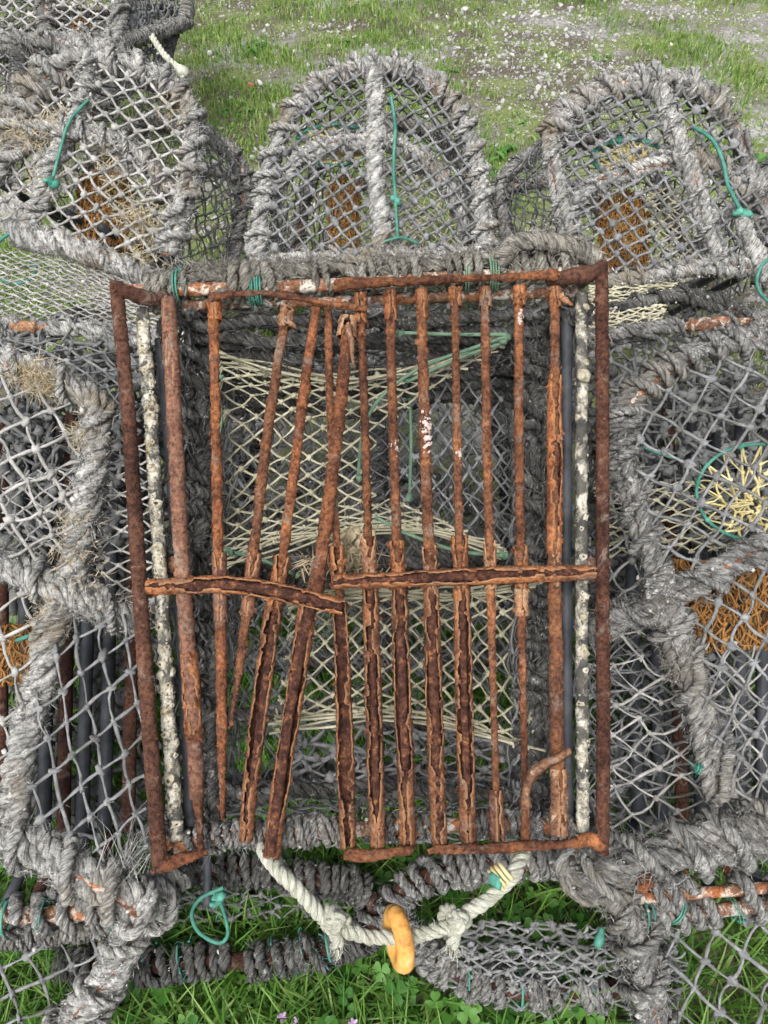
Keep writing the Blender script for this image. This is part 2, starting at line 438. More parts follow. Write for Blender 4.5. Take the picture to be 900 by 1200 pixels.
def m_barnacle(lo, hi):
    m, nt, b = mat_nodes('encrusted dark pipe'); co = coord(nt)
    c = ramp(nt, tex(nt, co, 60, 5).outputs[0], [(.35, (.035, .036, .034)), (.65, (.11, .105, .09))]).outputs[0]
    cr = ramp(nt, tex(nt, co, 55, 6, .65, dist=.4).outputs[0], [(lo, (0, 0, 0)), (hi, (1, 1, 1))])
    cc = ramp(nt, tex(nt, co, 24, 5, .7).outputs[0], [(.34, (.24, .23, .20)), (.48, (.50, .47, .39)), (.56, (.56, .54, .47)), (.68, (.50, .40, .21))])
    cc2 = ramp(nt, tex(nt, co, 210, 5, .8).outputs[0], [(.34, (.35, .34, .32)), (.55, (1.1, 1.1, 1.1))])
    c = mix(nt, cr.outputs[0], c, mix(nt, .9, cc.outputs[0], cc2.outputs[0], 'MULTIPLY'))
    nt.links.new(c, b.inputs['Base Color']); b.inputs['Roughness'].default_value = .85
    bump(nt, b, cr.outputs[0], .7, .003); return m
M['barnacled'] = m_barnacle(.44, .53); M['barnacled_thin'] = m_barnacle(.46, .58)
def m_simple(name, stops, scale, rough=.8, bs=.3, bd=.002, bscale=200, spec=.3):
    m, nt, b = mat_nodes(name); co = coord(nt)
    c = ramp(nt, tex(nt, co, scale, 5).outputs[0], stops).outputs[0]
    nt.links.new(c, b.inputs['Base Color']); b.inputs['Roughness'].default_value = rough; b.inputs['Specular IOR Level'].default_value = spec
    bump(nt, b, tex(nt, co, bscale, 4).outputs[0], bs, bd); return m
M['paint'] = m_simple('chalky white paint', [(.38, (.26, .14, .10)), (.52, (.46, .38, .34)), (.66, (.60, .58, .56))], 330)
M['shell'] = m_simple('barnacle shell', [(.32, (.20, .18, .13)), (.5, (.42, .38, .28)), (.66, (.56, .54, .48))], 150, bs=.8)
M['pipe_dark'] = m_simple('dark blue plastic pipe', [(.35, (.02, .023, .028)), (.65, (.065, .07, .08))], 30, .6)
M['pipe_worn'] = m_rust('worn bar under rope', (.07, .045, .035), (.19, .11, .075), (.34, .14, .06), (.52, .50, .47), k_pale=.54, bstr=.7)
M['ring_orange'] = m_simple('faded orange rubber', [(.30, (.24, .12, .04)), (.42, (.58, .27, .06)), (.55, (.66, .36, .10)), (.70, (.66, .47, .24))], 75, .6, .4, .002, 160)

def m_leaf(name, c0, c1, c2, trans=.25, rough=.5):
    m, nt, b = mat_nodes(name)
    t = N_(nt, 'ShaderNodeAttribute', attribute_name='tone')
    c = ramp(nt, t.outputs['Fac'], [(0, c0), (.55, c1), (1, c2)]).outputs[0]
    nt.links.new(c, b.inputs['Base Color']); b.inputs['Roughness'].default_value = rough
    b.inputs['Specular IOR Level'].default_value = .3
    tr = N_(nt, 'ShaderNodeBsdfTranslucent'); nt.links.new(c, tr.inputs[0])
    ms = N_(nt, 'ShaderNodeMixShader'); ms.inputs[0].default_value = trans
    out = [n for n in nt.nodes if n.type == 'OUTPUT_MATERIAL'][0]
    nt.links.new(b.outputs[0], ms.inputs[1]); nt.links.new(tr.outputs[0], ms.inputs[2]); nt.links.new(ms.outputs[0], out.inputs[0])
    return m
M['grass_near'] = m_leaf('lush grass', (.045, .13, .02), (.11, .25, .035), (.25, .37, .11))
M['clover'] = m_leaf('clover leaf', (.035, .125, .02), (.075, .21, .032), (.14, .29, .07))
M['grass_far'] = m_leaf('short worn grass', (.11, .23, .035), (.24, .35, .085), (.45, .46, .24))
M['flower'] = m_leaf('mauve petal', (.42, .22, .48), (.55, .34, .60), (.62, .45, .66))
M['white_flower'] = m_leaf('white clover head', (.6, .6, .5), (.72, .72, .66), (.8, .8, .76))
def m_stone():
    m, nt, b = mat_nodes('grey pebbles')
    t = N_(nt, 'ShaderNodeAttribute', attribute_name='tone'); co = coord(nt)
    c = ramp(nt, t.outputs['Fac'], [(0, (.17, .165, .16)), (.45, (.34, .335, .33)), (.95, (.43, .425, .41)), (1, (.56, .55, .53))]).outputs[0]
    c = mix(nt, .35, c, ramp(nt, tex(nt, co, 120, 4).outputs[0], [(.3, (.5, .5, .5)), (.7, (1.2, 1.2, 1.2))]).outputs[0], 'MULTIPLY')
    nt.links.new(c, b.inputs['Base Color']); b.inputs['Roughness'].default_value = .8; return m
M['stone'] = m_stone()
def m_ground():
    m, nt, b = mat_nodes('earth, moss and gravel'); co = coord(nt)
    big = tex(nt, co, 1.1, 5, .6); fine = tex(nt, co, 60, 6, .7); st = tex(nt, co, 42, 2, .5, 'ShaderNodeTexVoronoi')
    soil = ramp(nt, fine.outputs[0], [(.3, (.045, .04, .028)), (.7, (.14, .12, .085))]).outputs[0]
    grav = ramp(nt, fine.outputs[0], [(.3, (.20, .195, .185)), (.7, (.42, .415, .405))]).outputs[0]
    k = ramp(nt, big.outputs[0], [(.48, (0, 0, 0)), (.62, (1, 1, 1))])
    c = mix(nt, k.outputs[0], soil, grav)
    mo = ramp(nt, tex(nt, co, 5, 5).outputs[0], [(.46, (0, 0, 0)), (.56, (1, 1, 1))])
    c = mix(nt, mo.outputs[0], c, ramp(nt, fine.outputs[0], [(.3, (.08, .11, .03)), (.7, (.20, .22, .09))]).outputs[0])
    nt.links.new(c, b.inputs['Base Color']); b.inputs['Roughness'].default_value = .95
    bump(nt, b, st.outputs['Distance'], .6, .01); return m
M['ground'] = m_ground()

# ------------------------------------------------------------------ ground and its cover
def make_ground():
    mb = MB()
    xs = np.concatenate([[-300, -60, -15], np.linspace(-6, 6, 61), [15, 60, 300]])
    ys = np.concatenate([[-300, -60, -15, -4], np.linspace(-2, 9, 56), [15, 60, 300]])
    X, Y = np.meshgrid(xs, ys, indexing='ij'); Pn = np.stack([X, Y, 0*X], -1)
    Z = .018*noise(Pn, 1.3, 3) + .008*noise(Pn, 5, 4)
    Z[np.abs(X) > 6] = 0
    mb.add(np.stack([X, Y, Z], -1), grid_faces(len(xs), len(ys), False)[:, ::-1])
    o = build('ground', mb, M['ground']); o['kind'] = 'structure'
make_ground()
def gz(X, Y):
    Pn = np.stack([X, Y, 0*X], -1); return .018*noise(Pn, 1.3, 3) + .008*noise(Pn, 5, 4)

def blades(mb, X, Y, L, Wd, g, lean=.6, seg=3, tone=None, zoff=0.0):
    n = len(X); az = g.random(n)*2*PI; D = np.stack([np.cos(az), np.sin(az)], -1)
    S = np.stack([-D[:, 1], D[:, 0]], -1); ln = lean*np.abs(g.standard_normal(n))+.1
    t = np.linspace(0, 1, seg+1); V = []
    twist = .5*g.standard_normal(n)
    for q in t:
        h = L*q*np.sqrt(np.clip(1-.5*(ln*q)**2, .15, 1)); off = L*ln*q*q*.75
        w = Wd*(1-q)**.7 if q < 1 else Wd*.04
        c = np.stack([X+D[:, 0]*off, Y+D[:, 1]*off, gz(X, Y)+h+zoff], -1)
        sx = np.stack([S[:, 0]*np.cos(twist*q), S[:, 1]*np.cos(twist*q), np.sin(twist*q)], -1)*np.broadcast_to(w, (n,))[:, None]
        V += [c-sx, c+sx]
    V = np.stack(V, 1); m = 2*(seg+1)
    f = np.array([[2*z, 2*z+1, 2*z+3, 2*z+2] for z in range(seg)])
    tn = g.random(n) if tone is None else tone
    mb.add(V, (np.arange(n)[:, None, None]*m + f[None]).reshape(-1, 4), np.repeat(tn, m))

def near_grass():
    g = np.random.default_rng(3); mb = MB()
    n = 46000; X = g.uniform(-1.0, 1.0, n); Y = -.2 + .95*g.random(n)**1.15
    P3 = np.stack([X, Y, 0*X], -1)
    k = g.random(n) < .75+.5*noise(P3, 7, 2); X, Y = X[k], Y[k]
    blades(mb, X, Y, g.uniform(.05, .15, len(X)), g.uniform(.0012, .0034, len(X)), g, lean=.9, seg=4)
    tag(build('grass', mb, M['grass_near']), 'lush long grass growing round and under the pots', 'grass', kind='stuff')
    # clover: three rounded leaflets on a stalk
    n = 3000; X = g.uniform(-.9, .9, n); Y = g.uniform(-.2, .65, n)
    P3 = np.stack([X, Y, 0*X], -1); k = noise(P3, 5, 8) > -.15; X, Y = X[k], Y[k]; n = len(X)
    mb = MB(); H = g.uniform(.025, .085, n); tilt = .35*g.standard_normal((n, 2)); rot = g.random(n)*2*PI; R = g.uniform(.007, .0145, n)
    c0 = np.stack([X, Y, gz(X, Y)+H], -1); tn = g.random(n)
    prof = [(0, 0), (.35, .42), (.8, .58), (1.08, .34), (1.0, 0), (1.08, -.34), (.8, -.58), (.35, -.42)]
    for q in range(3):
        a = rot + q*2*PI/3
        V = []
        for (u, v) in prof:
            dx = R*(u*np.cos(a) - v*np.sin(a)); dy = R*(u*np.sin(a) + v*np.cos(a))
            dz = tilt[:, 0]*dx + tilt[:, 1]*dy + R*.35*abs(v) + R*.12*u
            V.append(c0 + np.stack([dx, dy, dz], -1))
        V = np.stack(V, 1)
        f = np.array([[0, 1, 2, 3], [0, 3, 4, 4], [0, 4, 5, 5], [0, 5, 6, 7]])
        b = np.arange(n)[:, None, None]*8; kk = mb.n
        mb.add(V, (b+np.array([[0, 1, 2, 3], [0, 5, 6, 7]])[None]).reshape(-1, 4), np.repeat(tn, 8))
        mb.Fs.append((b+np.array([[0, 3, 4], [0, 4, 5]])[None]).reshape(-1, 3)+kk)
    links(mb, np.stack([X, Y, gz(X, Y)-.005], -1), c0, .0007, g, sides=3, sag=.08)
    tag(build('clover', mb, M['clover']), 'clover leaves mixed into the lush grass', 'clover', kind='stuff')
near_grass()

def far_ground_cover():
    g = np.random.default_rng(9)
    n = 190000
    Y = 1.45 + 5.2*g.random(n)**1.1; X = (g.random(n)-.5)*2*(.55*Y+.6)
    P3 = np.stack([X, Y, 0*X], -1)
    d = .8*noise(P3, 1.6, 21) + .7*noise(P3, 4.2, 22) + .5*noise(P3, 12, 23)
    k = g.random(n) < np.clip(.50 + .85*d, .10, 1)
    X, Y, d = X[k], Y[k], d[k]
    L = g.uniform(.007, .024, len(X))*(1+.9*np.clip(d, -.4, 1)); tn = np.clip(.5-.22*d+.25*g.standard_normal(len(X)), 0, 1)
    mb = MB(); blades(mb, X, Y, L, g.uniform(.0018, .0036, len(X)), g, lean=.7, seg=2, tone=tn)
    # tufts of long green blades
    for _ in range(150):
        y = 1.4+4.6*g.random(); x = (g.random()-.5)*2*(.5*y+.5)
        if noise(np.array([[x, y, 0]]), 1.6, 21)[0] < -.1: continue
        m = g.integers(20, 60)
        blades(mb, x+.05*g.standard_normal(m), y+.05*g.standard_normal(m), g.uniform(.03, .09, m), g.uniform(.0015, .003, m), g, lean=.8, seg=3, tone=g.uniform(0, .45, m))
    tag(build('turf', mb, M['grass_far']), 'thin olive turf with tufts on the stony ground behind the pots', 'grass', kind='stuff')
    # pebbles
    n = 95000
    Y = 1.5 + 5.2*g.random(n); X = (g.random(n)-.5)*2*(.55*Y+.6)
    P3 = np.stack([X, Y, 0*X], -1)
    d = .8*noise(P3, 1.6, 21) + .7*noise(P3, 4.2, 22)
    k = g.random(n) < np.clip(.50 - 1.0*d, .12, 1); X, Y = X[k], Y[k]; n = len(X)
    r = .0022 + .0075*g.random(n)**4.0
    mb = MB(); C = np.stack([X, Y, gz(X, Y)+r*.3], -1)
    blobs(mb, C, r, g, seg=6, squash=.28)
    tag(build('gravel', mb, M['stone'], smooth=False), 'grey and white pebbles scattered through the turf behind', 'gravel', kind='stuff')
    # white clover heads
    n = 50; Y = 1.6+3.8*g.random(n); X = (g.random(n)-.5)*2*(.5*Y+.4)
    mb = MB(); C = np.stack([X, Y, gz(X, Y)+.06], -1); blobs(mb, C, g.uniform(.006, .010, n), g, seg=6)
    links(mb, C-[0, 0, .06], C, .001, g, sides=3)
    tag(build('clover_bloom', mb, M['white_flower']), 'tiny white clover heads dotted over the turf', 'flowers', kind='stuff')
    # broad weed leaves along the edge of the turf
    mb = MB()
    for (px, py) in ((575, 205), (590, 185), (600, 150), (265, 150), (285, 130), (870, 190), (520, 90), (420, 55), (300, 60), (700, 75)):
        c = ground(px, py)
        for q in range(g.integers(8, 15)):
            az = g.random()*2*PI; L = g.uniform(.03, .065); w = L*.16; D = np.array([math.cos(az), math.sin(az), 0]); S = np.array([-D[1], D[0], 0]); p0 = c+.03*g.standard_normal(3)*[1, 1, 0]
            V = []
            for (t, ww, h) in ((0, .2, 0), (.35, 1, .35), (.7, .8, .42), (1, .05, .25)):
                V += [p0+D*L*t-S*w*ww+[0, 0, L*h], p0+D*L*t+S*w*ww+[0, 0, L*h]]
            mb.add(V, [[0, 1, 3, 2], [2, 3, 5, 4], [4, 5, 7, 6]], g.random())
    tag(build('weeds', mb, M['clover']), 'broad leaved weeds at the edge of the turf', 'weeds', kind='stuff')
far_ground_cover()

def flowers():
    g = np.random.default_rng(4)
    L = ['small mauve flower in the grass, leftmost of the three at the bottom edge',
         'small mauve flower in the grass, middle one of the three at the bottom edge',
         'small mauve flower in the grass, rightmost of the three at the bottom edge']
    for (px, py), lb in zip(((331, 1184), (346, 1191), (414, 1192)), L):
        c = ground(px, py+8); c = CAM + (c-CAM)*.93
        t = thing('wildflower', lb, 'flower', (c[0], c[1], 0), 'mauve flowers in the near grass')
        mb = MB(); tube(mb, [[c[0], c[1], 0], c*[1, 1, .5]+[.003, .002, 0], c], .0008, 4); build('stem', mb, M['grass_near'], t)
        mb = MB()
        for q in range(5):
            a = q*2*PI/5+g.random(); D = np.array([math.cos(a), math.sin(a), .35]); S = np.array([-D[1], D[0], 0])
            mb.add([c, c+D*.003-S*.002, c+D*.0065-S*.0012+[0, 0, .001], c+D*.0065+S*.0012+[0, 0, .001], c+D*.003+S*.002], [[0, 1, 2, 3, 4]], g.random())
        build('petals', mb, M['flower'], t)
flowers()

# ------------------------------------------------------------------ bound bars and hoops of the pots
SEED = [100]
def sd(): SEED[0] += 13; return SEED[0]
def bound(t, name, P, R, style='wrap', mat='rope_grey', core='pipe_worn', fz=2600, pitch=None, rr=None, gaps=None, fl=(.006, .02), parent=None):
    """a bar or hoop of the pot (a mesh) with its rope binding (a sub-part); R is the outer radius of the whole"""
    s = sd(); mb = MB(); cr = R*(.55 if style != 'lay' else .45)
    tube(mb, P, cr, 10, .008, rough=.08, f=60, seed=s)
    o = build(name, mb, M[core], parent or t)
    o['_o'] = list(t['_o'])
    segs = [P] if gaps is None else []
    if gaps is not None:
        C, q = resample(P, .004); m = len(C)
        for (a, b) in gaps:
            S = C[int(a*m):max(int(b*m), int(a*m)+6)]
            if len(S) > 5: segs.append(S)
    for Sg in segs:
        mb = MB()
        if style == 'wrap':
            rp = rr or R*.30
            wrapping(mb, Sg, cr, rp, pitch or rp*2.15, s, irregular=.45)
            if R > .012: wrapping(mb, Sg, cr+rp*.9, rp*.8, (pitch or rp*2.15)*5.3, s+3, irregular=1.2)
        elif style == 'lay':
            C, q = resample(Sg, .004); T, N, B = frames(C)
            for z in range(3):
                th = z*2.1 + q*9 + .8*n1(q, 8, s+z)
                Q = C + (R*.42)*(np.cos(th)[:, None]*N + np.sin(th)[:, None]*B)
                rope(mb, Q[::3], R*.52, R*2.4, seed=s+z, wob=R*.12)
            wrapping(mb, Sg, R*.82, rr or R*.27, pitch or R*3.2, s+5, irregular=.8)
        elif style == 'twist':
            rope(mb, Sg, R*.95, R*4.2, seed=s, wob=R*.2, sides=8)
            C, q = resample(Sg, .004); T, N, B = frames(C)
            for z in range(2):
                th = z*3 + q*40 + 1.5*n1(q, 20, s+z)
                Q = C + (R*.8)*(np.cos(th)[:, None]*N + np.sin(th)[:, None]*B)
                rope(mb, Q[::4], R*.34, R*1.7, seed=s+z+20, wob=R*.25)
        mb.displace(R*.10, 1.1/R, s); mb.displace(R*.06, 4.5/R, s+1)
        fuzz(mb, Sg, R*1.0, fz, fl, max(.00035, R*.022), s)
        chips(mb, Sg, R, (60 if 'white' in mat else 45), s)
        build('rope_binding', mb, M[mat], o)
        s += 7
    return o
def chips(mb, P, R, per_m, seed):
    """white flecks of worm cast and dried weed stuck to a rope"""
    g = np.random.default_rng(seed+9); C, q = resample(P, .01); T, N, B = frames(C)
    n = int(per_m*q[-1]*R/.018*3)
    if n < 1: return
    z = g.integers(0, len(C), n); a = g.random(n)*2*PI; cl = n1(q[z], 14, seed) > -.25; z = z[cl]; a = a[cl]
    X = C[z] + (R*(.92+.14*g.random(len(z))))[:, None]*(np.cos(a)[:, None]*N[z]+np.sin(a)[:, None]*B[z])
    k0 = len(mb.A); blobs(mb, X, .0006+.0022*g.random(len(z))**3, g, seg=5, squash=.5)
    for k in range(k0, len(mb.A)): mb.A[k] = np.full(len(mb.A[k]), 2.0)
def ties(t, L, mat='twine_green', r=.0035):
    for (P, bar_r, turns) in L:
        s = sd(); mb = MB(); C, q = resample(P, .003)
        r *= .62; wrapping(mb, P, bar_r, r, q[-1]/turns, s, k=1, irregular=.3)
        fuzz(mb, P, bar_r+r, 1800, (.006, .018), .0005, s, out=.9)
        build('twine_tie', mb, M[mat], t)
def tufts(mb, C, n, L, w, g, spread=.012, dirn=None):
    X = C + spread*g.standard_normal((n, 3)); D = g.standard_normal((n, 3))
    if dirn is not None: D = D*.45 + np.asarray(dirn)
    D /= np.linalg.norm(D, axis=1)[:, None]
    fibres(mb, X, D, L*(.4+.8*g.random(n)), w, g)

def lerp_surf(A, B, bulge=None):
    """ruled surface between two curves, u along, v across, unit square"""
    A, qa = resample(A, .01); B, qb = resample(B, .01)
    qa = qa/qa[-1]; qb = qb/qb[-1]
    def S(u, v):
        u = np.clip(u, 0, 1); v = np.clip(v, 0, 1)
        a = np.stack([np.interp(u, qa, A[:, k]) for k in range(3)], -1); b = np.stack([np.interp(u, qb, B[:, k]) for k in range(3)], -1)
        X = a*(1-v[:, None]) + b*v[:, None]
        if bulge is not None: X = X + np.outer(4*v*(1-v), bulge)
        return X
    S.lu = (np.linalg.norm(np.diff(A, axis=0), axis=1).sum() + np.linalg.norm(np.diff(B, axis=0), axis=1).sum())/2
    S.lv = (np.linalg.norm(A-A[0], axis=1)*0 + 1).mean()*np.linalg.norm(A[len(A)//2]-B[len(B)//2])
    return S
SQ = [(0, 0), (1, 0), (1, 1), (0, 1)]
def surf_net(t, name, A, B, cell, r, mat, jit=.16, bulge=None, sag=.1, holes=0.0, parent=None, fz=2):
    S = lerp_surf(A, B, bulge); mb = MB(); s = sd()
    net(mb, SQ, (cell/S.lu, cell/S.lv), (-cell/S.lu, cell/S.lv), S, r, jit=jit, seed=s, sag=sag, holes=holes, fz=fz, sides=4)
    o = build(name, mb, M[mat], parent or t); o['_o'] = list(t['_o']); return o
def face_net(t, name, pl, poly, a, b, r, mat, off=0.0, bulge=0.0, jit=.07, holes=0.0, sag=.05, warp=None, org=None, fz=9, parent=None):
    poly = np.asarray(poly, float); c = poly.mean(0); poly = c + (poly-c)*(1+9/np.linalg.norm(poly-c, axis=1).mean()); rad = np.linalg.norm(poly-c, axis=1).max()
    def S(u, v):
        d = np.clip(1-((u-c[0])**2+(v-c[1])**2)/rad**2, 0, 1)
        return pl.at(u, v, off + bulge*d)
    mb = MB(); s = sd(); net(mb, poly, a, b, S, r, org=org, jit=jit, seed=s, holes=holes, sag=sag, warp=warp, fz=fz, knot=2.6)
    o = build(name, mb, M[mat], parent or t); o['_o'] = list(t['_o']); return o
def drum_net(t, name, pl, x0, x1, y0, y1, deep, cell, r, mat, off=-.03, taper=1.0):
    """a net sleeve (bait pocket or eye) hanging behind a face: a half drum"""
    def S(u, v):
        a = (u-.5)*2.2; k = 1 + (taper-1)*v
        cx = (x0+x1)/2; hw = (x1-x0)/2*k
        return pl.at(cx + hw*np.sin(a)/math.sin(1.1), y0+(y1-y0)*v + 3*np.sin(u*9), off - deep + deep*np.cos(a))
    mb = MB(); s = sd(); d = np.linalg.norm(pl.pts([[x0, y0]])-pl.pts([[x1, y0]]))*1.3; h = np.linalg.norm(pl.pts([[x0, y0]])-pl.pts([[x0, y1]]))
    net(mb, SQ, (cell*.6/d, cell/h), (-cell*.6/d, cell/h), S, r, jit=.22, seed=s, sag=.14, sides=4, fz=1)
    net(mb, SQ, (cell*.6/d, cell/h), (-cell*.6/d, cell/h), lambda u, v: S(u, v)-pl.n*.012, r, org=(.31, .27), jit=.25, seed=s+1, sag=.16, sides=4)
    g = np.random.default_rng(s+3); n = int((x1-x0)*.55)
    for u0 in g.random(n):
        v = np.linspace(0, 1, 7); u = u0 + .05*g.standard_normal(7)
        C = S(np.clip(u, 0, 1), v) - pl.n*(.004+.016*g.random())
        tube(mb, C, r*.8, 4, .008, tone=g.random(), cap=False)
    return build(name, mb, M[mat], t)
def eye_funnel(t, pl, ring, ctr, mat='net_yellow', ringmat='twine_green', off=-.02, deep=.05, r=.0016, n=15, ring_r=.003):
    """entrance eye: a cord ring with twine drawn together to its middle"""
    C = pl.pts(ring, off); C = np.vstack([C, C[:1]]); mb = MB(); s = sd(); g = np.random.default_rng(s)
    tube(mb, C, ring_r, 6, .004, rough=.15, f=200, seed=s)
    o = build('entrance_ring', mb, M[ringmat], t); mb2 = MB()
    R, q = resample(C, .004); c = pl.pts([ctr], off-deep)[0]
    idx = (np.arange(n)/n*len(R)).astype(int); K = R[idx]
    blobs(mb2, K, ring_r*1.55, g); build('knots', mb2, M[ringmat], o)['_o'] = list(t['_o'])
    mb = MB(); lev = [K]
    for k, f in enumerate((.36, .64, .86)):
        Q = K*(1-f)+c*f; Q = (Q+np.roll(Q, -1 if k % 2 == 0 else 1, 0))/2 + .0045*g.standard_normal(Q.shape); lev.append(Q)
        for sh in ((0, -1) if k % 2 == 0 else (0, 1)):
            links(mb, lev[-2] if sh == 0 else np.roll(lev[-2], sh, 0), Q, r, g, sag=.05)
        blobs(mb, Q, r*1.9, g)
    build('entrance_funnel', mb, M[mat], t)
    return o

# ------------------------------------------------------------------ the hooped pots
GROUP = 'lobster pots in the pile'
def hoop_shape(pl, pts, off=0.0): return pl.pts(pts, off)
def extrude(C, axis, shrink=1.0):
    c = C.mean(0); return c + (C-c)*shrink + axis
def hooped_pot(label, pl, hoop, bottom, axis, R, mat, base_px, style='lay', nbars=6, side_cell=.028, side_mat='net_grey', far_shrink=.95, fz=2600, net_r=.0016, core='pipe_worn', floor_drop=None, rail_mat=None, far_mat='rope_grey'):
    c = pl.pts([base_px])[0]
    t = thing('lobster_pot', label, 'lobster pot', (c[0], c[1]+axis[1]*.5, 0), GROUP)
    H = hoop_shape(pl, hoop); Bm = hoop_shape(pl, bottom)
    bound(t, 'end_hoop', H, R, style, mat, core, fz)
    bound(t, 'end_bar', Bm, R*.95, 'wrap' if style != 'twist' else 'twist', mat, core, fz)
    ax = np.asarray(axis, float)
    for k, f in enumerate((.5, 1.0)):
        Hf = extrude(H, ax*f, 1-(1-far_shrink)*f); bound(t, 'hoop', Hf, R*.8, 'wrap', far_mat, core, fz*.5)
        Bf = extrude(Bm, ax*f, 1-(1-far_shrink)*f); bound(t, 'base_bar', Bf, R*.55, 'wrap', far_mat, core, fz*.3)
    Hf = extrude(H, ax, far_shrink); Bf = extrude(Bm, ax, far_shrink)
    surf_net(t, 'side_netting', H, Hf, side_cell, net_r, side_mat)
    # long bars of the base, dark pipes
    for k in range(nbars):
        f = k/(nbars-1); mb = MB()
        A = Bm[0]*(1-f)+Bm[-1]*f; B = Bf[0]*(1-f)+Bf[-1]*f
        tube(mb, [A, (A+B)/2+[0, 0, -.004], B], .008, 8, .03); build('floor_bar', mb, M['pipe_dark' if k % 3 else 'rust_frame'], t)
    surf_net(t, 'floor_netting', Bm, Bf, side_cell, net_r, 'net_dark')
    surf_net(t, 'far_netting', Hf[:len(Hf)//2+1], Hf[:len(Hf)//2-1 if len(Hf) % 2 == 0 else len(Hf)//2-1:-1], side_cell*.9, net_r*1.2, 'net_dark')
    return t
exec_pots = True

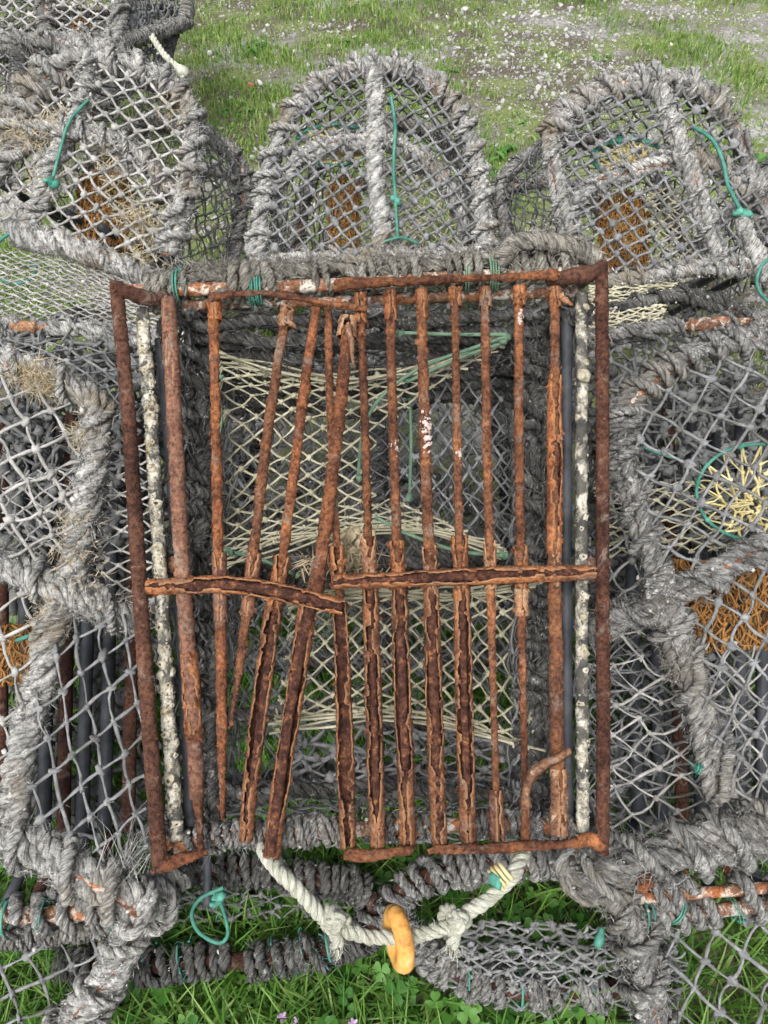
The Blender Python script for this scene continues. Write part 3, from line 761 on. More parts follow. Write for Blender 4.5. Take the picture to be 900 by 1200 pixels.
# --- front pot --------------------------------------------------------------
FP = Plane(430, 315, .79, ty=.118)
def front_pot():
    top = FP.pts([[430, 660]])[0]
    t = thing('lobster_pot', 'lobster pot tilted up to show its corroded rusty bar grid, with pale rope handle', 'lobster pot', (0, .55, 0), GROUP)
    g = np.random.default_rng(50)
    def bar(px, w, mat, name='bar', off=0.0, rough=.14, f=110, sides=14, parent=None, core_from=None, flaky=800):
        P = FP.pts(px, off); mb = MB()
        d = np.linalg.norm(P[0]-CAM)*.94
        r = np.asarray(w, float)/2*.82/F
        r = r*(.80 if name in ('bar', 'bar_stump') else .9)
        s0 = sd(); tube(mb, P, r if r.ndim else float(r), sides, .0024, rough=rough, f=f, seed=s0)
        mb.displace(.0007, 480, s0); mb.displace(.0006, 900, s0+3)
        if core_from is not None:
            k = mb.V[0] @ FP.v; cut = (FP.pts([(450, core_from)])[0]) @ FP.v
            mb.A[0] = np.clip((cut - k)/.006, 0, 1)
        if flaky:
            C, q = resample(P, .004); n = int(q[-1]*flaky)
            z = g.integers(0, len(C), n); a = g.normal(0, .8, n)
            rr = np.interp(q, np.linspace(0, q[-1], np.size(r)), np.atleast_1d(r))[z]
            d = np.cos(a)[:, None]*FP.n + np.sin(a)[:, None]*FP.u; X = C[z]+d*(rr*.98)[:, None]; ok = np.ones(n, bool)
            if core_from is not None: ok = X @ FP.v > cut
            scales(mb, X[ok], d[ok], .0016, g)
        return build(name, mb, M[mat], parent or t)
    def scales(mb, C, D, size, g, lift=.5):
        n = len(C); u = np.cross(D, g.standard_normal((n, 3))); u /= np.linalg.norm(u, axis=1)[:, None]+1e-9; v = np.cross(D, u)
        L = size*(.35+2.2*g.random(n)**3)[:, None]; tl = lift*g.random(n)[:, None]
        P = [C + D*.0002 + L*(cu*u*g.uniform(.6, 1.3, (n, 1)) + cv*v*g.uniform(.6, 1.3, (n, 1))) + D*L*tl*(cu+.4) for cu, cv in ((-.7, -.6), (.8, -.5), (.7, .7), (-.6, .6))]
        mb.add(np.stack(P, 1), np.arange(4*n).reshape(n, 4), np.repeat(g.random(n)**3*.7, 4))
    def sleeve(par, px, w, gap0, mat='rust_bar', off=0.0, face=0.0, ragged=.5, ends=(.0, .0), thick=.0012, inner=1.0):
        """rusted-through tube wall with a torn opening towards the front"""
        s = sd(); P = FP.pts(px, off); C, q = resample(P, .0015); T, N, B = frames(C)
        fr = FP.n[None] - T*(T @ FP.n)[:, None]; fr /= np.linalg.norm(fr, axis=1)[:, None]; bi = np.cross(T, fr)
        gp = np.interp(q, np.linspace(0, q[-1], len(gap0)), gap0) if np.ndim(gap0) else np.full(len(q), gap0)
        wr = np.interp(q, np.linspace(0, q[-1], len(w)), w) if np.ndim(w) else np.full(len(q), float(w))
        r = wr/2*.69/F
        m = 18; V = []; tone = []
        def jag(z):
            """torn sheet edge: broken lengths with sharp steps between them"""
            gg = np.random.default_rng(z); x = 0.0; bx = []; bv = []
            while x < q[-1]:
                w_ = .002 + .020*gg.random()**2; v0 = gg.normal(0, .55); bx += [x, x+w_]; bv += [v0, v0+gg.normal(0, .22)]; x += w_+.0007
            return ragged*(np.interp(q, bx, bv) + .55*n1(q, 30, z) + .25*n1(q, 330, z+5))
        gl = np.clip(gp*.78 + jag(s), .02, 2.6); gr = np.clip(gp*.78 + jag(s+40), .02, 2.6)
        a = face + gl[:, None] + (2*PI-gl-gr)[:, None]*np.linspace(0, 1, m)[None, :]
        flare = 1 + .13*np.exp(-np.minimum(np.linspace(0, 1, m), 1-np.linspace(0, 1, m))*9)[None, :]*(.5+.8*n1(q, 45, s+7))[:, None]*np.clip(gp, 0, 1)[:, None]
        d = lambda rad: C[:, None, :] + rad[..., None]*(np.cos(a)[..., None]*fr[:, None, :]+np.sin(a)[..., None]*bi[:, None, :])
        X = C[:, None, :] + r[:, None, None]*(np.cos(a)[..., None]*fr[:, None, :]+np.sin(a)[..., None]*bi[:, None, :])
        nz = 1 + .07*noise(X, 120, s) + .05*noise(X, 380, s+1)
        out = d(r[:, None]*flare*nz); inn = d((r[:, None]*flare*nz - thick))[:, ::-1]
        mb = MB(); V = np.concatenate([out, inn], 1)
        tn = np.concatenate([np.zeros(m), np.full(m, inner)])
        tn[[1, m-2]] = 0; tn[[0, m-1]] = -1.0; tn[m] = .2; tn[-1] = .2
        mb.add(V, grid_faces(len(C), 2*m), np.tile(tn, len(C)))
        for e in (0, len(C)-1):
            k = e*2*m; i = np.arange(m-1)
            mb.Fs.append(np.stack([k+i, k+i+1, k+2*m-2-i, k+2*m-1-i], -1))
        nb = int(q[-1]*1500); zi = g.integers(0, len(C), nb); ai = g.integers(0, m, nb)
        dd = out[zi, ai]-C[zi]; dd /= np.linalg.norm(dd, axis=1)[:, None]; scales(mb, out[zi, ai], dd, .0018, g)
        o = build('sleeve', mb, M[mat], par); o['_o'] = list(t['_o']); return o
    # outer frame rails
    bar([(136, 332), (150, 480), (162, 660), (174, 840), (188, 1020)], [17, 17, 18, 18, 18], 'rust_frame', 'frame_rail', rough=.05, f=150, sides=16)
    bar([(705, 308), (706, 480), (706, 660), (707, 840), (706, 1000)], [16, 16, 16, 16, 15], 'rust_frame', 'frame_rail', rough=.05, f=150, sides=16)
    bar([(133, 340), (150, 342), (175, 350), (197, 346)], [22, 17, 18, 15], 'rust_frame', 'frame_corner', rough=.16)
    bar([(703, 316), (690, 322), (664, 326), (640, 330)], [18, 22, 20, 9], 'rust_frame', 'frame_corner', rough=.2, off=.003)
    bar([(186, 1016), (205, 1010), (240, 998)], [17, 14, 9], 'rust_bar', 'frame_corner', rough=.22)
    bar([(672, 988), (690, 984), (706, 992)], [12, 16, 18], 'rust_bright', 'frame_corner', rough=.2)
    # barnacled rails just behind
    def barnacled(px, w, n, hi, mt='barnacled'):
        o = bar(px, w, mt, 'encrusted_rail', off=-.022, rough=.10, sides=14, flaky=0)
        P = FP.pts(px, -.022); C, q = resample(P, .004); mb = MB(); s = sd(); gg = np.random.default_rng(s)
        for _ in range(n):
            z = gg.integers(4, len(C)-4); a = gg.normal(0, .8); rr = w/2*.82/F
            d = math.cos(a)*FP.n + math.sin(a)*FP.u; c = C[z]+d*rr*.95; R = (.0008+.0042*gg.random()**2.2)*hi; ir = 1+.22*gg.standard_normal(9); ob = gg.uniform(.3, .62); hx = gg.uniform(.35, .9)
            u = np.cross(d, FP.v); u /= np.linalg.norm(u); v = np.cross(d, u); ang = np.arange(9)/9*2*PI
            V = []
            for (k, h) in ((1.25, -.0006), (.9, R*.6*hx), (ob, R*.85*hx), (ob*.7, R*.2)):
                V.append(c + d*h + R*k*(np.cos(ang)[:, None]*u*gg.uniform(.8, 1.3)+np.sin(ang)[:, None]*v)*(ir[:, None]+.08*gg.standard_normal((9, 1))))
            mb.add(np.concatenate(V), grid_faces(4, 9), gg.random())
        b = build('barnacles', mb, M['shell'], o); b['_o'] = list(t['_o']); b['kind'] = 'stuff'
    barnacled([(159, 352), (170, 500), (181, 680), (190, 840), (200, 992)], 17, 190, .9)
    barnacled([(688, 335), (688, 500), (688, 660), (689, 840), (690, 985)], 15, 90, .65, 'barnacled_thin')
    mb = MB(); c = FP.pts([(688, 436)], -.012)[0]; blobs(mb, c[None], .0085, g, seg=8, squash=.1); build('limpet', mb, M['shell'], t)
    # second dark rail inside each encrusted one
    bar([(172, 380), (184, 520), (195, 700), (210, 985)], 13, 'pipe_dark', 'inner_rail', off=-.045, rough=.05, flaky=0)
    bar([(676, 345), (676, 660), (678, 980)], 15, 'pipe_dark', 'inner_rail', off=-.045, rough=.05, flaky=0)
    # --- thirteen bars
    b = bar([(197, 350), (204, 480), (212, 640), (219, 740), (226, 830), (231, 935)], [21, 21, 21, 21, 21, 19], 'rust_smooth', rough=.05)
    bar([(231, 930), (234, 965), (235, 1000)], [14, 9, 7], 'rust_bar', 'bar_stump', rough=.2)
    sleeve(b, [(221, 765), (224, 800), (226, 845), (228, 868)], 22, [.05, .8, 1.0, .05], 'rust_bright', ragged=.4)
    sleeve(b, [(199, 395), (201, 425), (204, 455)], 20.5, [.05, .3, .05], 'rust_smooth', ragged=.2)
    b = bar([(250, 350), (252, 460), (254, 560), (256, 650), (259, 740), (260, 860), (261, 960)], [16, 13, 14, 14, 15, 14, 5], 'rust_bar')
    sleeve(b, [(251, 352), (252, 366), (252, 376)], [20, 19, 17], .3, 'rust_bright'); sleeve(b, [(257, 648), (258, 690), (259, 728)], [19, 18, 18], [.5, .05, .3], 'rust_smooth', ragged=.3)
    b = bar([(336, 362), (325, 430), (312, 520), (298, 640), (291, 700), (281, 780), (270, 852)], [13, 13, 14, 13, 14, 12, 3], 'rust_bar')
    sleeve(b, [(337, 360), (335, 384)], [20, 18], [.1, .4], 'rust_skin'); sleeve(b, [(299, 648), (293, 690), (289, 722)], [20, 18, 17], [.5, .1, .3], 'rust_smooth', ragged=.3)
    b = bar([(371, 360), (356, 460), (341, 580), (328, 680), (318, 750), (304, 860), (294, 930), (288, 985)], [13, 14, 14, 13, 11, 11, 12, 12], 'rust_bar', core_from=712)
    sleeve(b, [(331, 652), (325, 690), (320, 712)], 21, [.7, .2, .1], 'rust_bright'); sleeve(b, [(321, 708), (311, 780), (302, 850), (294, 915), (288, 985)], [23, 22, 21, 19, 17], [.5, 1.0, 1.15, .8, .02], 'rust_bar', ragged=.42)
    b = bar([(384, 350), (386, 480), (390, 570), (394, 640), (399, 720), (403, 850), (408, 990)], [11, 11, 10, 11, 12, 12, 13], 'rust_bar', off=-.010, core_from=700)
    sleeve(b, [(394, 640), (397, 690)], 19, [.7, .1], 'rust_bright'); sleeve(b, [(398, 706), (402, 800), (405, 900), (408, 994)], [18, 20, 22, 19], [1.0, 1.1, 1.1, .2], ragged=.4)
    b = bar([(407, 386), (402, 450), (393, 530), (383, 610), (371, 690), (357, 740), (338, 850), (318, 1000)], [15, 17, 18, 18, 16, 13, 13, 14], 'rust_bar', off=.006, core_from=705)
    sleeve(b, [(409, 372), (406, 396)], [24, 27], [.1, .6], 'rust_skin', ragged=.5); sleeve(b, [(375, 660), (369, 695)], 21, [.6, .1], 'rust_smooth')
    sleeve(b, [(361, 705), (352, 770), (340, 850), (329, 920), (318, 1004)], [24, 23, 22, 21, 21], [.6, 1.1, 1.15, 1.0, .03], ragged=.42)
    specs = [  # top .. bottom, upper width, sleeve width, openness
        ([(422, 345), (427, 480), (430, 580), (432, 660)], [(434, 690), (437, 790), (440, 900), (443, 992)], 11, 20, [.4, .95, .9, .2]),
        ([(457, 342), (460, 480), (463, 580), (466, 660)], [(468, 690), (471, 790), (475, 900), (478, 992)], 13, 20, [.5, 1.15, 1.0, .05]),
        ([(494, 340), (497, 480), (500, 580), (504, 660)], [(505, 690), (508, 790), (511, 900), (515, 990)], 15, 20, [.3, 1.0, .95, .15]),
        ([(533, 338), (535, 480), (537, 580), (539, 660)], [(541, 690), (543, 790), (546, 890), (549, 986)], 11, 21, [.6, .9, .95, .0]),
        ([(568, 338), (570, 480), (572, 580), (574, 650)], [(575, 690), (577, 770), (580, 870), (582, 984)], 12, 17, None),
        ([(608, 336), (608, 480), (609, 580), (610, 650)], [(611, 690), (612, 770), (614, 860), (616, 984)], 12, 19, None),
        ([(650, 338), (650, 430), (649, 560), (649, 650)], [(650, 690), (651, 770), (652, 860), (655, 976)], 13, 18, None)]
    for k, (ua, la, uw, sw, op) in enumerate(specs):
        last = op is None
        lw = [uw, uw*.8, uw*.7, uw] if last and k != 6 else ([18, 18, 19, 18] if k == 6 else [uw*.95]*4)
        b = bar(ua + la, [uw, uw, uw*1.02, uw] + lw, 'rust_bar', core_from=None if last else 690)
        sleeve(b, [ua[0], (ua[0][0]+1, ua[0][1]+17), (ua[0][0]+1, ua[0][1]+(34 if k in (0, 1, 2) else 22))], [18, 17, 16], [.05, .1, .5], 'rust_bright', ragged=.4)
        x0 = np.interp(632, [p[1] for p in ua], [p[0] for p in ua])
        sleeve(b, [(x0, 628+6*(k % 3)), (x0+1, 650), la[0]], [sw, sw-2, sw-2], [1.0, .35, .1], 'rust_bright' if k % 2 else 'rust_skin', ragged=.45)
        if not last:
            sleeve(b, la, [sw, sw+1, sw+1, sw-1], op, 'rust_bar', ragged=.42)
        elif k == 4: sleeve(b, [(581, 925), (582, 955), (583, 984)], [16, 18, 19], [.3, .05, .05], 'rust_smooth')
        elif k == 5: sleeve(b, [la[0], (611, 705), (612, 722)], [19, 18, 19], [.05, .1, .7], 'rust_skin')
        else:
            sleeve(b, [(650, 440), (650, 500), (650, 560), (649, 650)], [17, 20, 20, 19], [.9, .5, .75, .02], 'rust_bright', ragged=.35)
            sleeve(b, [(654, 900), (655, 940), (655, 978)], [20, 22, 23], [.1, .05, .05], 'rust_skin', ragged=.4)
    # white paint left on the middle bars
    def paint(px, w):
        mb = MB(); gg = np.random.default_rng(sd()); C, q = resample(FP.pts(px), .0008); n = int(q[-1]*w*190)
        z = (np.clip(gg.normal(.5, .24, n), 0, 1)*(len(C)-1)).astype(int); a = gg.normal(.1, .42, n); r = w/2*.80/F*1.0
        d = np.cos(a)[:, None]*FP.n + np.sin(a)[:, None]*FP.u
        scales(mb, C[z]+d*r+FP.n*.0002, d, .0012, gg, .05); build('paint_flake', mb, M['paint'], t)
    M_white = M['white_flower']
    paint([(497.5, 482), (499, 508), (500, 532)], 15); paint([(461, 512), (462, 535)], 10); paint([(536.5, 526), (537, 540)], 10); paint([(608, 366), (608, 384)], 11)
    # cross bars: two rusted half pipes
    c1 = bar([(178, 688), (230, 687), (275, 686), (335, 695), (402, 711)], [16, 13, 13, 13, 12], 'rust_bar', 'cross_bar', off=.009, core_from=0)
    sleeve(c1, [(176, 688), (230, 686), (275, 686), (335, 695), (404, 712)], [19, 22, 22, 22, 20], [.05, .75, .95, 1.0, .8], 'rust_bright', off=.010, ragged=.3)
    c2 = bar([(392, 683), (460, 680), (520, 677), (600, 674), (692, 671)], [14, 13, 13, 13, 14], 'rust_bar', 'cross_bar', off=.009, core_from=0)
    sleeve(c2, [(392, 682), (460, 680), (520, 677), (600, 674), (694, 671)], [18, 20, 21, 22, 19], [.6, .7, .8, .6, .05], 'rust_bright', off=.010, ragged=.3)
    # ragged top strips and the bottom strips
    bar([(248, 352), (275, 349), (310, 348), (350, 353), (390, 361), (430, 366)], [13, 7, 8, 8, 8, 10], 'rust_bar', 'top_strip', off=.009, rough=.3)
    bar([(395, 338), (440, 336), (500, 333), (560, 331), (610, 329), (650, 327)], [15, 12, 11, 9, 9, 14], 'rust_bar', 'top_strip', off=.010, rough=.25)
    bar([(404, 999), (440, 998), (484, 992)], [13, 12, 9], 'rust_bar', 'bottom_strip', off=.009, rough=.28)
    bar([(508, 992), (560, 991), (620, 988), (674, 985)], [9, 11, 11, 10], 'rust_bar', 'bottom_strip', off=.009, rough=.28)
    # peeled curl of coating
    mb = MB(); C, q = resample(FP.pts([(613, 942, .012), (612, 925, .016), (617, 905, .022), (632, 890, .024), (648, 884, .022), (664, 876, .016)]), .002)
    T, N, B = frames(C); s = sd(); wd = np.interp(q, [0, q[-1]*.4, q[-1]], [.006, .005, .004])*(1+.3*n1(q, 80, s))
    sd_ = np.cross(T, FP.n[None]+.5*FP.u*np.linspace(-1, 1, len(q))[:, None]); sd_ /= np.linalg.norm(sd_, axis=1)[:, None]
    V = np.stack([C-sd_*wd[:, None], C-FP.n*.0015, C+sd_*wd[:, None], C+FP.n*.0012], 1); mb.add(V, grid_faces(len(C), 4)); build('peeled_coating', mb, M['rust_skin'], t)
    mb = MB()
    for L in ([(409, 388, .016), (412, 405, .018), (414, 425, .014), (416, 436, .010)], [(654, 352, .012), (662, 362, .016), (668, 363, .012)], [(336, 378, .01), (346, 388, .014), (350, 390, .01)]):
        mb = MB(); tube(mb, FP.pts(L), [.004, .003, .0008], 6, .002, rough=.4, f=200, seed=sd()); build('loose_flake', mb, M['rust_skin'], t)
    # --- top pipes and lashings
    bar([(140, 333), (250, 330), (380, 326), (520, 318), (640, 312), (700, 309)], 17, 'pipe_worn', 'top_pipe', off=-.018, rough=.06, flaky=0)
    bar([(180, 344), (300, 340), (420, 337), (560, 332), (690, 326)], 14, 'pipe_worn', 'top_pipe', off=-.034, rough=.06, flaky=0)
    TOPL = [(165, 324), (210, 316), (260, 312), (330, 308), (400, 304), (470, 300), (540, 297), (610, 290), (665, 290), (700, 298)]
    mb = MB(); s = sd()
    P = FP.pts(TOPL, -.024); rope(mb, P, .0066, .038, seed=s, wob=.006, sides=8)
    P2 = FP.pts([(x, y+9) for x, y in TOPL], -.036); rope(mb, P2, .006, .036, seed=s+4, wob=.007, sides=8)
    P3 = FP.pts([(590, 305, -.012), (600, 291, .0), (625, 283, .002), (655, 286, 0), (685, 293, -.004), (702, 305, -.008)]); rope(mb, P3, .0095, .045, seed=s+6, wob=.002, sides=8)
    for (x, n_, sl) in ((178, 2, .5), (200, 2, -.4), (278, 3, .3), (300, 2, -.2), (314, 1, .2), (376, 2, .5), (432, 2, .4), (470, 2, .5), (486, 1, -.5), (538, 2, .3), (556, 2, .4), (596, 3, .2), (622, 2, -.5), (640, 2, .6), (660, 1, .7)):
        y = np.interp(x, [p[0] for p in TOPL], [p[1] for p in TOPL]) + 11
        Pw = FP.pts([(x-7*n_, y, -.024), (x+7*n_, y-1, -.024)])
        Cw, qw = resample(Pw, .003); wrapping(mb, Pw, .0125, .0048+.0012*math.sin(x), qw[-1]/max(n_, 1)/1.02, sd()+int(x), irregular=.4, sides=6)
    mb.displace(.0022, 80, s); mb.displace(.0008, 350, s+1)
    fuzz(mb, P, .013, 9000, (.006, .024), .00045, s, out=1.0); fuzz(mb, P3, .011, 6000, (.006, .018), .00045, s+2, out=1.0)
    build('top_lashing', mb, M['rope_olive'], t)
    for (x, y) in ((287, 326), (293, 327), (299, 327), (546, 313), (575, 311), (582, 311), (200, 325)):
        ties(t, [(FP.pts([(x, y, -.022), (x+6, y, -.022)]), .0165, 2)], 'twine_mossy' if x > 400 else 'twine_green', .0016)
    # --- body behind: hoops, nets
    def loc(u, v, w): return np.array([FP.at(np.array(430.), np.array(660.)) + FP.u*u + FP.v*v - FP.n*w])[0]
    LT, RT_ = -.198, .228
    def arch(v, h=.30, n=15, wd=1.0):
        a = np.linspace(0, PI, n); cx = (LT+RT_)/2; hw = (RT_-LT)/2*wd
        sg = np.sign(np.cos(a)); return np.array([loc(cx - hw*sg_*abs(math.cos(x))**.75, v, .03+h*math.sin(x)**.8) for x, sg_ in zip(a, sg)])
    vt, vb = .275, -.272
    bound(t, 'top_hoop', arch(vt), .016, 'lay', 'rope_dark', fz=2500)
    bound(t, 'middle_hoop', arch(.0), .016, 'wrap', 'rope_dark', fz=2500, rr=.006, pitch=.017)
    bound(t, 'bottom_hoop', arch(vb, .30), .016, 'wrap', 'rope_dark', fz=2500)
    surf_net(t, 'body_netting', arch(vt), arch(0), .024, .0014, 'net_grey', jit=.08, sag=.05)
    surf_net(t, 'body_netting', arch(0), arch(vb), .024, .0014, 'net_grey', jit=.08, sag=.05)
    At = arch(vt)
    surf_net(t, 'end_netting', At[:8], At[:6:-1], .017, .0018, 'net_dark', jit=.25, sag=.15)
    Ab = arch(vb); surf_net(t, 'end_netting', Ab[:8], Ab[:6:-1], .017, .0017, 'net_grey', jit=.25, sag=.15)
    # slack heaps of net along the side rails
    for (xa, xb, sgn) in ((176, 246, 1), (612, 682, -1)):
        x0, x1 = min(xa, xb), max(xa, xb)
        A = FP.pts([(x0, 350, -.05), (x0+8, 500, -.05), (x0+14 if sgn > 0 else x0, 700, -.05), (x0+30 if sgn > 0 else x0, 980, -.05)]); B = FP.pts([(x1, 350, -.13), (x1, 500, -.12), (x1, 700, -.12), (x1, 980, -.12)])
        surf_net(t, 'slack_netting', A, B, .0125, .0013, 'net_grey', jit=.2, sag=.12, fz=3)
        surf_net(t, 'slack_netting', A-FP.n*.02, B-FP.n*.03, .0135, .0015, 'net_grey', jit=.22, sag=.15, fz=3)
        mb = MB(); s = sd(); xm = (x0+x1)/2
        for z in range(3):
            xx = x0+10+z*16
            rope(mb, FP.pts([(xx, 352, -.06-.02*z), (xx+6*math.sin(z), 480, -.07), (xx+8, 620, -.06-.02*z), (xx+10, 800, -.08), (xx+14, 978, -.07)]), .0075, .034, seed=s+z, wob=.010)
        for yy in np.arange(380, 980, 34):
            rope(mb, FP.pts([(x0+4, yy, -.045), (xm, yy+16+9*math.sin(yy), -.06), (x1-10, yy+26, -.10)]), .006, .03, seed=s+int(yy), wob=.008)
        mb.displace(.0012, 120, s); fuzz(mb, FP.pts([(xm, 350, -.07), (xm, 980, -.07)]), .022, 2600, (.01, .022), .0005, s)
        build('side_ropes', mb, M['rope_dark'], t)
    # ropes of the top end seen under the top pipe
    mb = MB(); s = sd()
    for z in range(9):
        y = 352+z*8; w = -.05-.018*z
        rope(mb, FP.pts([(205, y+6*math.sin(z), w), (300, y+8+6*math.sin(z*2), w), (420, y+12*math.sin(z*1.7), w-.01), (540, y-4+8*math.cos(z), w), (650, y-2, w)]), .0068, .032, seed=s+z, wob=.007)
    mb.displace(.0012, 120, s); fuzz(mb, FP.pts([(205, 370, -.08), (650, 370, -.08)]), .03, 4000, (.01, .025), .0005, s)
    build('end_ropes', mb, M['rope_dark'], t)
    # lower end rope-bound bar
    bound(t, 'end_bar', FP.pts([(195, 1006, -.03), (260, 990, -.03), (340, 986, -.03), (420, 984, -.035), (520, 980, -.035), (620, 978, -.035), (690, 986, -.03)]), .0135, 'wrap', 'rope_grey', fz=3200, gaps=[(.02, .42), (.47, .66), (.70, .98)])
    # --- funnels of pale net
    def funnel(Pa, Pb, Pc, Pd, w_edge, w_mid, cell, s0, vk=.37, mat='net_cream', poly=SQ):
        """hammock of net hung between an upper cord Pa..Pb and a lower cord Pc..Pd"""
        A = FP.pts(Pa); B = FP.pts(Pc)
        S0 = lerp_surf(A, B)
        def S(u, v):
            X = S0(u, v); return X - FP.n*(w_mid*4*np.clip(v, 0, 1)*(1-np.clip(v, 0, 1)))[:, None]
        mb = MB()
        def warp(X):
            Y = X.copy(); v = np.clip(X[..., 1], 0, 1); Y[..., 1] = v - .11*np.sin(2*PI*v)*1.1; return np.where(((X >= 0) & (X <= 1)).all(-1)[..., None], Y, X)
        net(mb, poly, (cell/S0.lu, vk*cell/S0.lv), (-cell/S0.lu, vk*cell/S0.lv), S, .0013, jit=.07, seed=s0, sag=.035, warp=warp, knot=2.3, fz=3)
        for k in range(4):
            for Q in (A, B):
                tube(mb, Q + .005*RNG.standard_normal(Q.shape), .0015, 5, .006, tone=.5)
        return build('entrance_funnel', mb, M[mat], t)
    funnel([(232, 392, -.07), (300, 402, -.09), (380, 408, -.10), (440, 404, -.10), (510, 394, -.09), (604, 374, -.06)], None,
           [(226, 660, -.07), (300, 630, -.10), (380, 612, -.12), (440, 606, -.12), (510, 612, -.10), (604, 645, -.06)], None, 0, .05, .0165, 4001, poly=[(0, 0), (1, 0), (1, .03), (.75, .12), (.58, .3), (.52, .5), (.55, .75), (.75, .90), (1, .97), (1, 1), (0, 1)])
    funnel([(330, 700, -.055), (430, 690, -.06), (520, 694, -.065), (570, 690, -.06), (640, 684, -.05)], None,
           [(310, 862, -.05), (380, 852, -.065), (450, 848, -.07), (530, 862, -.07), (640, 894, -.05)], None, 0, .035, .0130, 4007, .55)
    mb = MB()
    for L in ([(604, 374, -.05), (560, 386, -.06), (500, 408, -.06), (450, 440, -.07), (424, 480, -.08), (416, 540, -.09)],
              [(600, 380, -.055), (540, 398, -.065), (480, 424, -.07)], [(600, 648, -.05), (540, 640, -.06), (480, 618, -.07), (440, 596, -.08)], [(470, 378, -.03), (540, 372, -.05), (604, 372, -.05)],
              [(236, 420, -.06), (242, 470, -.07), (234, 520, -.07), (240, 580, -.07), (232, 640, -.07)], [(250, 640, -.07), (290, 650, -.08), (330, 668, -.09)], [(486, 560, -.15), (488, 480, -.15), (486, 420, -.15)]):
        mb = MB(); tube(mb, FP.pts(L), .0022, 6, .005, rough=.15, f=200, seed=sd(), tone=.4); blobs(mb, FP.pts(L)[[0, 0, -1]]+.002*RNG.standard_normal((3, 3)), .004, np.random.default_rng(sd())); build('green_cord', mb, M['twine_mossy'], t)
    # back wall net and bait tangle
    face_net(t, 'inner_netting', FP, [(470, 400), (610, 400), (625, 650), (450, 640)], (15, 20), (15, -20), .0014, 'net_grey', off=-.15, jit=.05)
    face_net(t, 'inner_netting', FP, [(240, 700), (660, 700), (660, 980), (240, 980)], (20, 24), (20, -24), .0016, 'net_dark', off=-.18, jit=.15)
    face_net(t, 'inner_netting', FP, [(350, 870), (650, 880), (660, 975), (300, 975)], (22, 10), (22, -10), .0019, 'net_grey', off=-.10, jit=.22, sag=.12)
    mb = MB(); gg = np.random.default_rng(sd()); c = FP.pts([(405, 645, -.06)])[0]
    tufts(mb, c, 260, .03, .0006, gg, .014); tufts(mb, FP.pts([(360, 660, -.03)])[0], 60, .035, .0006, gg, .006)
    blobs(mb, c+.012*gg.standard_normal((26, 3)), .006*gg.uniform(.5, 1.2, 26), gg); build('bait_scraps', mb, M['fluff'], t)
    mb = MB(); s = sd()
    for L in ([(230, 640, -.12), (300, 650, -.12), (380, 640, -.13), (480, 650, -.12), (600, 640, -.10)], [(250, 630, -.15), (340, 640, -.15), (440, 655, -.15), (560, 660, -.12)], [(220, 880, -.12), (330, 850, -.13), (450, 870, -.13), (640, 900, -.10)], [(230, 940, -.08), (330, 960, -.08), (450, 950, -.09), (640, 958, -.06)]):
        rope(mb, FP.pts(L), .008, .036, seed=s+len(L)+int(L[0][1]), wob=.012)
    mb.displace(.0015, 120, s); build('inner_ropes', mb, M['rope_dark'], t)
    # --- handle
    HD = [(302, 1000, -.02), (325, 1014, .01), (348, 1033, .015), (370, 1058, .012), (388, 1077, .01), (420, 1093, .005), (465, 1099, 0), (502, 1093, .0), (532, 1077, .008), (556, 1058, .01), (583, 1038, .012), (603, 1014, .01), (618, 998, -.015)]
    P = FP.pts(HD); mb = MB(); s = sd(); rope(mb, P, .0070, .028, seed=s, sides=10, step=.0016, tight=.49); mb.displace(.0002, 500, s)
    fuzz(mb, P, .0070, 500, (.003, .008), .0003, s); h = build('rope_handle', mb, M['rope_pale'], t)
    for (kx, ky, dx, dy) in ((392, 1078, 5, 14), (534, 1078, -5, 14)):
        mb = MB()
        for z, (ax, ay) in enumerate(((-10, -14), (0, -10), (9, -6))):
            a = np.linspace(-.5, 2*PI-.9, 12); rx, ry = 11, 11
            L = [(kx+ax*.5+rx*math.cos(x)*(.5 if z == 1 else .8)+dx*.2, ky+ay*.4+ry*math.sin(x), .010+.012*math.cos(x*1.0+z)) for x in a]
            rope(mb, FP.pts(L), .0056, .026, seed=s+z+kx, sides=8, tight=.50)
        rope(mb, FP.pts([(kx+2, ky+4, .008), (kx+dx*.6, ky+dy, .012), (kx+dx, ky+dy*1.7, .010)]), .006, .028, seed=s+kx, sides=8)
        gg = np.random.default_rng(kx); tufts(mb, FP.pts([(kx+dx, ky+dy*1.8, .01)])[0], 60, .012, .0004, gg, .003, -FP.v)
        build('handle_knot', mb, M['rope_pale'], h)['_o'] = list(t['_o'])
    # wee yellow and green whipping on the right leg
    mb = MB(); wrapping(mb, FP.pts([(577, 1028, .011), (592, 1016, .011)]), .0082, .0018, .004, sd(), k=1); build('yellow_whipping', mb, M['net_yellow'], h)['_o'] = list(t['_o'])
    mb = MB(); blobs(mb, FP.pts([(580, 1024, .019), (575, 1022, .018)]), .0055, np.random.default_rng(2)); build('green_knot', mb, M['twine_green'], h)['_o'] = list(t['_o'])
    # orange rubber ring threaded on the handle
    a = np.linspace(0, 2*PI, 29); c = FP.pts([(467, 1100, .0)])[0]; mb = MB()
    ax = FP.v*math.cos(.18)+FP.u*math.sin(.18)*-.8; ax /= np.linalg.norm(ax); dp = FP.n*.95+FP.u*.30; dp -= ax*np.dot(dp, ax); dp /= np.linalg.norm(dp)
    C = c + .0215*np.cos(a)[:, None]*ax + .018*np.sin(a)[:, None]*dp
    tube(mb, C, .0085, 12, .002, rough=.05, f=150, seed=3, cap=False); build('ring', mb, M['ring_orange'], h)['_o'] = list(t['_o'])
    return t

front_pot()

